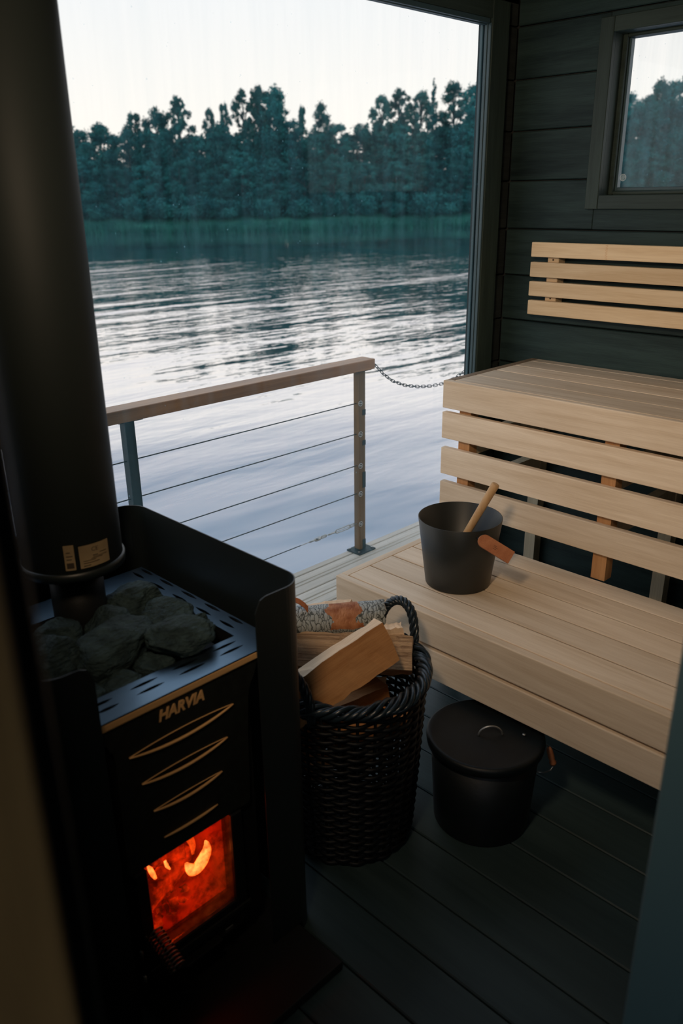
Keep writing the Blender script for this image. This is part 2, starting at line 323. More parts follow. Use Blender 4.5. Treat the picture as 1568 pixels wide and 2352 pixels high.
def water_mat():
    m = bpy.data.materials.new('lake_water'); m.use_nodes = True
    nt = m.node_tree; N, L = nt.nodes, nt.links; N.clear()
    out = N.new('ShaderNodeOutputMaterial')
    geo = N.new('ShaderNodeNewGeometry')
    def tex(rot, sx, sy, scale, detail, dist=0.0, rough=0.5):
        mp = N.new('ShaderNodeMapping'); mp.inputs['Rotation'].default_value = (0, 0, math.radians(rot)); mp.inputs['Scale'].default_value = (sx, sy, 1)
        t = N.new('ShaderNodeTexNoise'); t.inputs['Scale'].default_value = scale; t.inputs['Detail'].default_value = detail
        t.inputs['Distortion'].default_value = dist; t.inputs['Roughness'].default_value = rough
        L.new(geo.outputs['Position'], mp.inputs[0]); L.new(mp.outputs[0], t.inputs['Vector']); return t
    # crests lie across the view (roughly along x = -y): rotate 45 then squeeze the crest direction
    a = tex(40, 0.28, 1.0, 1.25, 3, 0.6)       # broad ripples
    b = tex(49, 0.38, 1.0, 4.2, 3, 0.3)         # fine chop
    c = tex(45, 0.5, 1.0, 0.07, 2, 1.0)         # patches of calmer water
    # distance from the far shore: ripples die out in its lee
    sx = N.new('ShaderNodeSeparateXYZ'); L.new(geo.outputs['Position'], sx.inputs[0])
    ad = N.new('ShaderNodeMath'); ad.operation = 'ADD'; L.new(sx.outputs[0], ad.inputs[0]); L.new(sx.outputs[1], ad.inputs[1])
    lee = N.new('ShaderNodeMapRange'); lee.inputs[1].default_value = 40; lee.inputs[2].default_value = 56; lee.inputs[3].default_value = 1.0; lee.inputs[4].default_value = 0.10
    L.new(ad.outputs[0], lee.inputs[0])
    near = N.new('ShaderNodeMapRange'); near.inputs[1].default_value = 7; near.inputs[2].default_value = 23; near.inputs[3].default_value = 0.22; near.inputs[4].default_value = 1.0
    L.new(ad.outputs[0], near.inputs[0])
    mu = N.new('ShaderNodeMath'); mu.operation = 'MULTIPLY'; L.new(lee.outputs[0], mu.inputs[0]); L.new(near.outputs[0], mu.inputs[1])
    cm = N.new('ShaderNodeMapRange'); cm.inputs[1].default_value = 0.3; cm.inputs[2].default_value = 0.7; cm.inputs[3].default_value = 0.5; cm.inputs[4].default_value = 1.3
    L.new(c.outputs['Fac'], cm.inputs[0])
    mu2 = N.new('ShaderNodeMath'); mu2.operation = 'MULTIPLY'; L.new(mu.outputs[0], mu2.inputs[0]); L.new(cm.outputs[0], mu2.inputs[1])
    sw = tex(44, 0.30, 1.0, 0.22, 2, 0.8)      # long low swell, gives the bluish bands close in
    b0 = N.new('ShaderNodeBump'); b0.inputs['Distance'].default_value = 0.22; b0.inputs['Strength'].default_value = 1.0
    L.new(sw.outputs['Fac'], b0.inputs['Height']); L.new(mu.outputs[0], b0.inputs['Strength'])
    b1 = N.new('ShaderNodeBump'); L.new(b0.outputs[0], b1.inputs['Normal']); b1.inputs['Distance'].default_value = 0.048
    L.new(a.outputs['Fac'], b1.inputs['Height']); L.new(mu2.outputs[0], b1.inputs['Strength'])
    far = N.new('ShaderNodeMapRange'); far.inputs[1].default_value = 16; far.inputs[2].default_value = 38; far.inputs[3].default_value = 1.0; far.inputs[4].default_value = 2.6
    L.new(ad.outputs[0], far.inputs[0])
    fh = N.new('ShaderNodeMath'); fh.operation = 'MULTIPLY'; L.new(b.outputs['Fac'], fh.inputs[0]); L.new(far.outputs[0], fh.inputs[1])
    b2 = N.new('ShaderNodeBump'); b2.inputs['Distance'].default_value = 0.016
    L.new(fh.outputs[0], b2.inputs['Height']); L.new(mu2.outputs[0], b2.inputs['Strength']); L.new(b1.outputs[0], b2.inputs['Normal'])
    gl = N.new('ShaderNodeBsdfGlossy'); gl.inputs['Roughness'].default_value = 0.03; gl.inputs[0].default_value = (1.0, 0.945, 0.92, 1)
    df = N.new('ShaderNodeBsdfDiffuse'); df.inputs[0].default_value = (0.13, 0.24, 0.34, 1)
    L.new(b2.outputs[0], gl.inputs['Normal']); L.new(b2.outputs[0], df.inputs['Normal'])
    lw = N.new('ShaderNodeLayerWeight'); lw.inputs[0].default_value = 0.5; L.new(b2.outputs[0], lw.inputs['Normal'])
    rp = N.new('ShaderNodeValToRGB'); e = rp.color_ramp.elements
    e[0].position = 0.15; e[0].color = (0.10,)*3+(1,); e[1].position = 0.86; e[1].color = (0.97,)*3+(1,)
    n = e.new(0.57); n.color = (0.30,)*3+(1,); n = e.new(0.66); n.color = (0.42,)*3+(1,); n = e.new(0.73); n.color = (0.68,)*3+(1,); n = e.new(0.79); n.color = (0.90,)*3+(1,)
    L.new(lw.outputs['Facing'], rp.inputs[0])
    pt = tex(12, 0.16, 1.0, 0.85, 3, 1.6)       # ruffled patches that mirror less of the sky
    pm = N.new('ShaderNodeMapRange'); pm.inputs[1].default_value = 0.42; pm.inputs[2].default_value = 0.66; pm.inputs[3].default_value = 0.0; pm.inputs[4].default_value = 0.55
    L.new(pt.outputs['Fac'], pm.inputs[0])
    iv = N.new('ShaderNodeMath'); iv.operation = 'SUBTRACT'; iv.inputs[0].default_value = 1.0; L.new(rp.outputs[0], iv.inputs[1])
    pf = N.new('ShaderNodeMath'); pf.operation = 'MULTIPLY'; L.new(pm.outputs[0], pf.inputs[0]); L.new(iv.outputs[0], pf.inputs[1])
    fs_ = N.new('ShaderNodeMath'); fs_.operation = 'SUBTRACT'; L.new(rp.outputs[0], fs_.inputs[0]); L.new(pf.outputs[0], fs_.inputs[1])
    mx = N.new('ShaderNodeMixShader'); L.new(fs_.outputs[0], mx.inputs[0]); L.new(df.outputs[0], mx.inputs[1]); L.new(gl.outputs[0], mx.inputs[2])
    L.new(mx.outputs[0], out.inputs[0])
    return m
MAT['water'] = water_mat()

# ------------------------------------------------------------------ object helpers
def tag(o, label=None, cat=None, group=None, kind=None):
    if label: o['label'] = label
    if cat: o['category'] = cat
    if group: o['group'] = group
    if kind: o['kind'] = kind
    return o

def empty(name, loc, label=None, cat=None, group=None, kind=None, parent=None):
    o = bpy.data.objects.new(name, None); COL.objects.link(o)
    o.empty_display_size = 0.05
    if parent is not None:
        o.parent = parent; loc = Vector(loc) - org(parent)
    o.location = loc
    return tag(o, label, cat, group, kind)

def org(o):
    v = Vector((0, 0, 0))
    while o is not None:
        v = v + Vector(o.location); o = o.parent
    return v

def link(name, bm, mat, parent=None, smooth=False, origin=None, rot=None):
    """bm in world coordinates; object origin at `origin` (default: centre of its bounds). `rot` (Matrix 3x3) gives the object axes."""
    if origin is None:
        xs = [v.co for v in bm.verts]
        lo_ = Vector((min(c.x for c in xs), min(c.y for c in xs), min(c.z for c in xs)))
        hi_ = Vector((max(c.x for c in xs), max(c.y for c in xs), max(c.z for c in xs)))
        origin = (lo_+hi_)/2
    origin = Vector(origin)
    bm.transform(Matrix.Translation(-origin))
    if rot is not None: bm.transform(rot.inverted().to_4x4())
    me = bpy.data.meshes.new(name)
    bm.normal_update(); bm.to_mesh(me); bm.free()
    mats = mat if isinstance(mat, (list, tuple)) else [mat]
    for k in mats: me.materials.append(MAT[k] if isinstance(k, str) else k)
    if smooth:
        me.shade_smooth()
    o = bpy.data.objects.new(name, me); COL.objects.link(o)
    if parent is not None:
        o.parent = parent; o.location = origin - org(parent)
    else:
        o.location = origin
    if rot is not None: o.rotation_euler = rot.to_euler()
    return o

def box(bm, x0, x1, y0, y1, z0, z1, bev=0.0, seg=1):
    vs = [bm.verts.new((x, y, z)) for z in (z0, z1) for y in (y0, y1) for x in (x0, x1)]
    fs = [(0, 2, 3, 1), (4, 5, 7, 6), (0, 1, 5, 4), (2, 6, 7, 3), (0, 4, 6, 2), (1, 3, 7, 5)]
    F = [bm.faces.new([vs[i] for i in f]) for f in fs]
    if bev:
        es = list({e for f in F for e in f.edges})
        bmesh.ops.bevel(bm, geom=es, offset=bev, segments=seg, affect='EDGES', profile=0.5)
    return bm

def bx(x0, x1, y0, y1, z0, z1, bev=0.0, seg=1):
    return box(bmesh.new(), min(x0, x1), max(x0, x1), min(y0, y1), max(y0, y1), min(z0, z1), max(z0, z1), bev, seg)

def frame_at(t):
    t = t.normalized()
    a = Vector((0, 0, 1)) if abs(t.z) < 0.9 else Vector((1, 0, 0))
    u = t.cross(a).normalized(); return u, t.cross(u).normalized()

def tube(bm, pts, r, sides=8, closed=False, cap=True):
    pts = [Vector(p) for p in pts]; n = len(pts)
    rr = r if isinstance(r, (list, tuple)) else [r]*n
    rings = []; pu = None
    for i, p in enumerate(pts):
        if closed: t = pts[(i+1) % n]-pts[i-1]
        else: t = pts[min(i+1, n-1)]-pts[max(i-1, 0)]
        t.normalize()
        if pu is None: u, v = frame_at(t)
        else:
            u = (pu - t*pu.dot(t)).normalized(); v = t.cross(u)
        pu = u
        rings.append([bm.verts.new(p+(u*math.cos(2*math.pi*k/sides)+v*math.sin(2*math.pi*k/sides))*rr[i]) for k in range(sides)])
    for i in range(n if closed else n-1):
        A, B = rings[i], rings[(i+1) % n]
        for k in range(sides):
            bm.faces.new((A[k], A[(k+1) % sides], B[(k+1) % sides], B[k]))
    if cap and not closed:
        bm.faces.new(rings[0][::-1]); bm.faces.new(rings[-1])
    return bm

def lathe(bm, cx, cy, prof, n=48):
    """prof: list of (r, z); closed at r=0"""
    rings = []
    for r, z in prof:
        if r < 1e-6: rings.append([bm.verts.new((cx, cy, z))])
        else: rings.append([bm.verts.new((cx+r*math.cos(2*math.pi*k/n), cy+r*math.sin(2*math.pi*k/n), z)) for k in range(n)])
    for A, B in zip(rings, rings[1:]):
        for k in range(n):
            a, b = A[k % len(A)], A[(k+1) % len(A)]; c, d = B[(k+1) % len(B)], B[k % len(B)]
            q = []
            for v in (a, b, c, d):
                if v not in q: q.append(v)
            if len(q) > 2: bm.faces.new(q)
    return bm

def plate_with_holes(outer, holes, to3d, thick):
    """2-D outline with holes filled and given thickness. to3d(u, v, w) -> world"""
    bm = bmesh.new(); es = []
    for loop in [outer]+holes:
        vs = [bm.verts.new((u, v, 0)) for u, v in loop]
        es += [bm.edges.new((vs[i], vs[(i+1) % len(vs)])) for i in range(len(vs))]
    bmesh.ops.triangle_fill(bm, use_beauty=True, use_dissolve=False, edges=es)
    fs = list(bm.faces)
    r = bmesh.ops.extrude_face_region(bm, geom=fs)
    for v in [g for g in r['geom'] if isinstance(g, bmesh.types.BMVert)]: v.co.z = thick
    bmesh.ops.recalc_face_normals(bm, faces=bm.faces)
    for v in bm.verts: v.co = Vector(to3d(v.co.x, v.co.y, v.co.z))
    bmesh.ops.recalc_face_normals(bm, faces=bm.faces)
    return bm

def lens(cx, cy, l, h, ang=0.0, n=10, sag=0.0):
    pts = []
    for i in range(n+1):
        t = -1+2*i/n; pts.append((t*l/2, h/2*(1-t*t)+sag*(1-t*t)))
    for i in range(n-1, 0, -1):
        t = -1+2*i/n; pts.append((t*l/2, -h/2*(1-t*t)+sag*(1-t*t)))
    c, s = math.cos(ang), math.sin(ang)
    return [(cx+x*c-y*s, cy+x*s+y*c) for x, y in pts]

def text_mesh(txt, size, shear=0.0, extrude=0.0008, bold=0.0):
    cu = bpy.data.curves.new('t', 'FONT'); cu.body = txt; cu.size = size; cu.shear = shear
    cu.extrude = extrude; cu.offset = bold; cu.align_x = 'CENTER'; cu.align_y = 'CENTER'; cu.resolution_u = 3
    o = bpy.data.objects.new('t', cu); COL.objects.link(o)
    bpy.context.view_layer.update()
    dg = bpy.context.evaluated_depsgraph_get()
    me = bpy.data.meshes.new_from_object(o.evaluated_get(dg))
    bm = bmesh.new(); bm.from_mesh(me)
    bpy.data.objects.remove(o); bpy.data.curves.remove(cu); bpy.data.meshes.remove(me)
    return bm

Z = EYE
# ================================================================== SETTING
# ---- floor : dark composite boards running towards the lake window
floor = empty('floor', (1.4, 1.0, 0), kind='structure')
link('subfloor', bx(-0.9, 2.732, -1.6, 1.86, -0.08, -0.026), 'dark', floor)
x = 0.968-0.147*13
while x < 2.73:
    x1 = min(x+0.147, 2.735)
    link('floor_board', bx(x+0.0022, x1-0.0022, -1.58, 1.855, -0.025, 0.0, 0.003), 'floor_y', floor)
    x = x1
# ---- deck outside : grooved boards parallel to the rail
deck = empty('deck_1', (2.0, 2.25, 0), kind='structure')
deck['label'] = 'narrow weathered plank deck outside the large lake window'
joints = [2.64, 2.597, 2.455, 2.312, 2.169, 2.026, 1.90]
for a_, b_ in zip(joints[1:], joints):
    bm = bmesh.new(); w = b_-a_-0.006
    y0 = a_+0.003
    prof = [(0, -0.028), (0, -0.003), (0.003, 0)]
    if w > 0.08:
        for g in (0.42, 0.60):
            c = w*g; prof += [(c-0.006, 0), (c-0.003, -0.004), (c+0.003, -0.004), (c+0.006, 0)]
    prof += [(w-0.003, 0), (w, -0.003), (w, -0.028)]
    A = [bm.verts.new((-1.2, y0+p, z)) for p, z in prof]; B = [bm.verts.new((5.2, y0+p, z)) for p, z in prof]
    for i in range(len(prof)-1): bm.faces.new((A[i], A[i+1], B[i+1], B[i]))
    bm.faces.new(A[::-1]); bm.faces.new(B); bm.faces.new((A[-1], A[0], B[0], B[-1]))
    bmesh.ops.recalc_face_normals(bm, faces=bm.faces)
    link('deck_board', bm, 'deck_x', deck)
for xx in (-0.8, 0.6, 2.0, 3.4, 4.8):
    link('deck_joist', bx(xx-0.03, xx+0.03, 1.9, 2.62, -0.17, -0.029), 'dark', deck)
link('fascia', bx(-1.2, 5.2, 2.622, 2.640, -0.20, -0.030), 'deck_x', deck)
fl = bmesh.new()
for yy in (1.0, 2.2):
    tube(fl, [(-1.2, yy, -0.36), (5.2, yy, -0.36)], 0.20, 24)
link('pontoon', fl, 'dark', deck, True)

# ---- right wall : horizontal stained boards with the small window
WX = 2.732
wall_r = empty('wall_right', (WX, 0.9, 1.2), kind='structure')
zj = [0.545-0.1655*k for k in range(-2, 14)]
win_y0, win_y1 = 0.62, 1.50; win_z0, win_z1 = -0.010+Z, 0.487+Z      # opening in the wall
for i, (zt, zb) in enumerate(zip(zj, zj[1:])):
    a_, b_ = max(zb+Z, 0.0)+0.0022, zt+Z-0.0022
    if b_ <= a_: break
    if a_ > win_z0 and b_ < win_z1: spans = [(-1.6, win_y0), (win_y1, 1.852)]
    elif b_ > win_z0 and a_ < win_z1:
        spans = [(-1.6, win_y0), (win_y1, 1.852)]
        if a_ < win_z0: link('wall_board', bx(WX, WX+0.02, win_y0, win_y1, a_, win_z0, 0.002), 'wall_y', wall_r)
        if b_ > win_z1: link('wall_board', bx(WX, WX+0.02, win_y0, win_y1, win_z1, b_, 0.002), 'wall_y', wall_r)
    else: spans = [(-1.6, 1.852)]
    for s0, s1 in spans:
        link('wall_board', bx(WX, WX+0.02, s0, s1, a_, b_, 0.003), 'wall_y', wall_r)
for s in ((-1.6, win_y0, 0, 2.7), (win_y1, 1.96, 0, 2.7), (win_y0, win_y1, 0, win_z0), (win_y0, win_y1, win_z1, 2.7)):
    link('wall_core', bx(WX+0.021, WX+0.14, s[0], s[1], s[2], s[3]), 'dark', wall_r)
# window 2
w2 = empty('window_2', (WX, 1.1, Z+0.25), kind='structure')
cy1, cz0, cz1 = 1.478, -0.003+Z, 0.482+Z
co = 0.040
link('casing', bx(WX-0.020, WX+0.001, cy1, cy1+co+0.008, cz0-0.045, cz1+0.045, 0.002), 'trim_z', w2)
link('casing', bx(WX-0.020, WX+0.001, 0.60, 0.645, cz0-0.045, cz1+0.045, 0.002), 'trim_z', w2)
link('casing', bx(WX-0.020, WX+0.001, 0.646, cy1-0.001, cz0-0.045, cz0, 0.002), 'trim_y', w2)
link('casing', bx(WX-0.020, WX+0.001, 0.646, cy1-0.001, cz1, cz1+0.045, 0.002), 'trim_y', w2)
link('reveal', bx(WX+0.0015, WX+0.12, cy1+0.001, win_y1-0.001, cz0, cz1), 'trim_z', w2)
link('reveal', bx(WX+0.0015, WX+0.12, 0.646, cy1, cz0-0.006, cz0), 'trim_y', w2)
link('reveal', bx(WX+0.0015, WX+0.12, 0.646, cy1, cz1, cz1+0.004), 'trim_y', w2)
gx = 2.797
sash = bmesh.new()
box(sash, gx-0.020, gx+0.03, 1.462, cy1, cz0+0.0, cz1, 0.003)
box(sash, gx-0.020, gx+0.03, 0.646, 1.462, cz0+0.0, cz0+0.012, 0.003)
box(sash, gx-0.020, gx+0.03, 0.646, 1.462, cz1-0.010, cz1, 0.003)
link('sash', sash, 'trim_y', w2)
bd = bmesh.new()
box(bd, gx-0.005, gx+0.02, 1.454, 1.462, cz0+0.012, cz1-0.010, 0.002)
box(bd, gx-0.005, gx+0.02, 0.646, 1.454, cz0+0.012, cz0+0.024, 0.002)
link('glazing_bead', bd, 'glass_bead', w2)
link('glass_pane', bx(gx, gx+0.004, 0.646, 1.4625, cz0+0.012, cz1-0.010), 'glass2', w2)
# round etched mark in the corner of the pane
mk = bmesh.new(); myc, mzc, mr_ = 1.437, 0.052+Z, 0.0105
tube(mk, [(gx-0.0008, myc+mr_*math.cos(t), mzc+mr_*math.sin(t)) for t in np.linspace(0, 2*math.pi, 25)[:-1]], 0.0011, 5, closed=True)
for k in range(-2, 3):
    d = k*0.0028; hl = math.sqrt(max(mr_**2-d*d, 0))*0.82
    ux, uz = math.cos(math.radians(128)), math.sin(math.radians(128))
    cx_, cz_ = myc+d*math.sin(math.radians(128)), mzc-d*math.cos(math.radians(128))
    tube(mk, [(gx-0.0008, cx_-ux*hl, cz_-uz*hl), (gx-0.0008, cx_+ux*hl, cz_+uz*hl)], 0.0007, 4)
link('etched_mark', mk, 'frost', w2)['label'] = 'round etched mark with slanting stripes'

# ---- front wall with the big lake window
GY = 1.86
CEIL = 0.76+Z
wx0, wx1, wzt = 0.30, 2.545, 0.5346+Z
wall_f = empty('wall_front', (1.4, GY, 1.2), kind='structure')
for zt, zb in zip(zj, zj[1:]):
    a_, b_ = max(zb+Z, 0.0)+0.0022, min(zt+Z, CEIL)-0.0022
    if b_ <= a_: continue
    link('wall_board', bx(2.6455, WX-0.001, 1.853, 1.873, a_, b_, 0.003), 'wall_x', wall_f)
    link('wall_board', bx(0.121, wx0-0.046, 1.853, 1.873, a_, b_, 0.003), 'wall_x', wall_f)
link('wall_core', bx(wx1+0.135, WX+0.14, 1.8755, 1.96, 0, CEIL+0.1), 'dark', wall_f)
link('wall_core', bx(wx1+0.003, wx1+0.134, 1.8755, 1.885, 0, CEIL+0.1), 'dark', wall_f)
link('wall_core', bx(0.0, wx0-0.002, 1.874, 1.96, 0, CEIL+0.1), 'dark', wall_f)
link('wall_core', bx(wx0-0.002, wx1+0.002, 1.8755, 1.885, wzt+0.004, CEIL+0.1), 'dark', wall_f)
link('wall_board', bx(0.121, WX-0.001, 1.853, 1.873, wzt+0.075, CEIL-0.002, 0.003), 'wall_x', wall_f)
w1 = empty('window_1', (1.4, GY, 0.0), kind='structure')
link('jamb_post', bx(wx1+0.003, 2.645, 1.828, 1.8525, 0.0, wzt+0.07, 0.002), 'trim_z', w1)
link('jamb_post', bx(wx0-0.045, wx0-0.003, 1.828, 1.8525, 0.0, wzt+0.07, 0.002), 'trim_z', w1)
link('head_beam', bx(wx0-0.003, wx1+0.003, 1.828, 1.8525, wzt+0.012, wzt+0.07, 0.002), 'trim_x', w1)
link('sill', bx(wx0-0.003, wx1+0.003, 1.815, 1.90, 0.001, 0.05, 0.003), 'trim_x', w1)
for k, (dx, y0, y1) in enumerate(((0.0025, 1.830, 1.842), (0.0, 1.8425, 1.8545), (0.003, 1.864, 1.874))):
    link('glazing_bead', bx(wx1-0.006+dx, wx1+0.0025, y0, y1, 0.05, wzt, 0.0015), 'glass_bead', w1)
    link('glazing_bead', bx(wx0-0.0025, wx0+0.012, y0, y1, 0.05, wzt, 0.0015), 'glass_bead', w1)
    link('glazing_bead', bx(wx0, wx1-0.009, y0, y1, wzt-0.006+dx, wzt+0.0115, 0.0015), 'glass_bead', w1)
link('glass_pane', bx(wx0-0.002, wx1+0.002, GY-0.004, GY+0.002, 0.051, wzt), 'glass', w1)

# ---- left wall, back wall with the doorway, entry room, ceiling
wall_l = empty('wall_left', (0.10, 1.0, 1.2), kind='structure')
for zt, zb in zip(zj, zj[1:]):
    a_, b_ = max(zb+Z, 0.0)+0.0022, min(zt+Z, CEIL)-0.0022
    if b_ > a_: link('wall_board', bx(0.10, 0.12, 0.42, 1.852, a_, b_, 0.003), 'wall_y', wall_l)
link('wall_core', bx(0.0, 0.099, 0.42, 1.873, 0, CEIL), 'dark', wall_l)
DX0, DX1, DY = 0.109, 0.845, 0.30
wall_b = empty('wall_back', (1.4, DY, 1.2), kind='structure')
# unseen partition right of the doorway, glazed to let the entry daylight through
link('partition_rail', bx(DX1+0.101, WX-0.001, DY-0.06, DY+0.0, 0.001, 0.25, 0.003), 'trim_x', wall_b)
link('partition_rail', bx(DX1+0.101, WX-0.001, DY-0.06, DY+0.0, 2.18, CEIL-0.001, 0.003), 'trim_x', wall_b)
link('partition_stile', bx(1.80, 1.86, DY-0.06, DY+0.0, 0.2505, 2.1795, 0.003), 'trim_z', wall_b)
link('partition_pane', bx(DX1+0.101, 1.799, DY-0.034, DY-0.028, 0.251, 2.179), 'glass', wall_b)
link('partition_pane', bx(1.861, WX-0.001, DY-0.034, DY-0.028, 0.251, 2.179), 'glass', wall_b)
link('wall_core', bx(-0.9, DX0-0.02, DY+0.046, DY+0.12, 0, CEIL), 'dark', wall_b)
link('wall_core', bx(-0.9, DX1+0.051, DY+0.003, DY+0.045, 2.172, CEIL), 'dark', wall_b)
d1 = empty('door_1', (0.48, DY, 0), kind='structure')
link('jamb', bx(DX0-0.30, DX0, DY, DY+0.045, 0.001, 2.12, 0.003), 'door_z', d1)['label'] = 'brown wooden door jamb close on the left'
link('door_stop', bx(DX0-0.05, DX0+0.030, DY+0.046, DY+0.095, 0.001, 2.12, 0.003), 'black_metal', d1)
link('jamb', bx(DX1, DX1+0.05, DY-0.075, DY+0.002, 0.001, 2.12, 0.004), 'door_edge', d1)['label'] = 'blue-grey door jamb close on the right'
link('casing', bx(DX1+0.012, DX1+0.10, DY-0.11, DY-0.076, 0.001, 2.16, 0.003), 'trim_z', d1)
link('header', bx(DX0-0.30, DX1+0.05, DY-0.075, DY+0.002, 2.121, 2.17, 0.003), 'door_z', d1)
wall_e = empty('wall_entry', (0.5, -0.8, 1.2), kind='structure')
E0, E1, EZ0, EZ1 = -1.5, 0.22, 0.85, 2.30      # unseen entry-room window, added to bring daylight into the sauna
for q in ((-1.62, E0, 0, CEIL), (E1, DY+0.12, 0, CEIL), (E0, E1, 0, EZ0), (E0, E1, EZ1, CEIL)):
    link('wall_core', bx(-0.92, -0.90, *q), 'dark', wall_e)
w3 = empty('fill_window', (-0.91, (E0+E1)/2, EZ0), kind='structure')
link('frame', bx(-0.925, -0.895, E0+0.001, E0+0.04, EZ0+0.001, EZ1-0.001, 0.002), 'trim_z', w3)
link('frame', bx(-0.925, -0.895, E1-0.04, E1-0.001, EZ0+0.001, EZ1-0.001, 0.002), 'trim_z', w3)
link('glass_pane', bx(-0.912, -0.908, E0+0.0405, E1-0.0405, EZ0+0.001, EZ1-0.001), 'glass', w3)
link('wall_core', bx(-0.9, WX+0.12, -1.64, -1.60, 0, CEIL), 'dark', wall_e)
ceil = empty('ceiling', (1.2, 0.3, CEIL), kind='structure')
link('roof_panel', bx(-0.95, WX+0.14, -1.64, 1.96, CEIL+0.021, CEIL+0.12), 'dark', ceil)
x = -0.9
while x < WX-0.02:
    x1 = min(x+0.145, WX-0.001)
    link('ceiling_board', bx(x+0.002, x1-0.002, -1.6, 1.852, CEIL, CEIL+0.02, 0.003), 'wall_y', ceil); x = x1

# ---- lake and far bank
LZ = -2.1+Z
bm = bmesh.new(); box(bm, -200, 240, -160, 240, LZ-3.0, LZ)
link('lake', bm, 'water')['kind'] = 'structure'
u = Vector((math.sin(math.radians(45)), math.cos(math.radians(45)), 0)); v = Vector((u.y, -u.x, 0))
def shore_d(s):     # distance of the waterline ahead of the camera for lateral offset s
    return 57.0 + 3.0*math.sin(s*0.07+0.6) + 1.2*math.sin(s*0.31) + max(0, (s-16)*0.30)
bk = bmesh.new(); rows = []
prof = [(-0.6, -0.4), (0.5, 0.35), (3, 0.95), (7, 1.25), (14, 1.7), (40, 2.4), (90, 5.0)]
for s in np.linspace(-110, 120, 116):
    rows.append([bk.verts.new(u*(shore_d(s)+d)+v*float(s)+Vector((0, 0, LZ+h+0.25*noise.noise(Vector((s*0.3, d*0.2, 0)))*min(1, max(d, 0)/3)))) for d, h in prof])
for A, B in zip(rows, rows[1:]):
    for i in range(len(prof)-1): bk.faces.new((A[i], A[i+1], B[i+1], B[i]))
bmesh.ops.recalc_face_normals(bk, faces=bk.faces)
MAT['bank'] = leaf_mat('grassy_bank', (0.006, 0.065, 0.055, 1), (0.022, 0.12, 0.09, 1))
link('shore_bank', bk, 'bank', origin=u*60+Vector((0, 0, LZ)), smooth=True)['kind'] = 'structure'
# reeds
n = 9000
S = RNG.uniform(-26, 30, n); D = np.abs(RNG.normal(0, 1.6, n))-0.3
verts = []; faces = []
for i in range(n):
    s, d = float(S[i]), float(D[i]); b_ = u*(shore_d(s)+d)+v*s
    h = float(RNG.uniform(0.35, 1.05))*(0.75+0.5*noise.noise(Vector((s*0.35, d, 3)))); w = 0.05
    lean = v*float(RNG.normal(0, 0.16))*h + u*float(RNG.normal(0, 0.1))*h
    z0 = LZ+0.0+max(0, d)*0.1
    k = len(verts); t = b_+lean
    a_ = float(RNG.uniform(0, math.pi)); wv = v*math.cos(a_)*w+u*math.sin(a_)*w
    verts += [tuple((b_-wv)+Vector((0, 0, z0))), tuple((b_+wv)+Vector((0, 0, z0))), tuple(t+Vector((0, 0, z0+h)))]
    faces.append((k, k+1, k+2))
me = bpy.data.meshes.new('reeds'); me.from_pydata(verts, [], faces); me.materials.append(MAT['reed'])
o = bpy.data.objects.new('reeds', me); COL.objects.link(o)
tag(o, 'low green reeds and grass lining the far waterline', 'reeds', kind='stuff')

# ---- trees
def crown_mesh(name, blobs, nq, size, mat, shell=0.55):
    """blobs: (x,y,z,rx,ry,rz); leaf quads scattered in the outer part of each blob"""
    B = np.array(blobs); vol = (B[:, 3]*B[:, 4]*B[:, 5])**(2/3); idx = RNG.choice(len(B), nq, p=vol/vol.sum())
    d = RNG.normal(size=(nq, 3)); d /= np.linalg.norm(d, axis=1)[:, None]
    r = np.clip(0.68+0.26*RNG.normal(size=nq), 0.1, 1.45)
    c = B[idx, :3]+d*B[idx, 3:]*r[:, None]
    a = RNG.normal(size=(nq, 3)); a /= np.linalg.norm(a, axis=1)[:, None]
    b = np.cross(a, d+0.3*RNG.normal(size=(nq, 3))); b /= np.linalg.norm(b, axis=1)[:, None]
    s = RNG.uniform(0.5, 1.0, nq)[:, None]*size
    V = np.stack([c-a*s-b*s*0.6, c+a*s-b*s*0.6, c+a*s+b*s*0.6, c-a*s+b*s*0.6], 1).reshape(-1, 3)
    me = bpy.data.meshes.new(name); me.vertices.add(len(V)); me.vertices.foreach_set('co', V.ravel())
    me.loops.add(len(V)); me.loops.foreach_set('vertex_index', np.arange(len(V), dtype=np.int32))
    me.polygons.add(nq); me.polygons.foreach_set('loop_start', np.arange(0, 4*nq, 4, dtype=np.int32)); me.polygons.foreach_set('loop_total', np.full(nq, 4, dtype=np.int32))
    me.update(calc_edges=True); me.materials.append(MAT[mat]); return me

def trunk_mesh(h, r, branches):
    bm = bmesh.new()
    pts = [(0.08*math.sin(i*1.3), 0.08*math.cos(i*1.7), h*i/8) for i in range(9)]
    tube(bm, pts, [r*(1-0.8*i/8) for i in range(9)], 7)
    for bz, bxx, byy, bzz in branches:
        tube(bm, [(0, 0, bz), (bxx*0.5, byy*0.5, (bz+bzz)/2+0.1), (bxx, byy, bzz)], [r*0.4, r*0.3, r*0.1], 5)
    me = bpy.data.meshes.new('trunk'); bm.to_mesh(me); bm.free(); me.materials.append(MAT['trunk']); return me

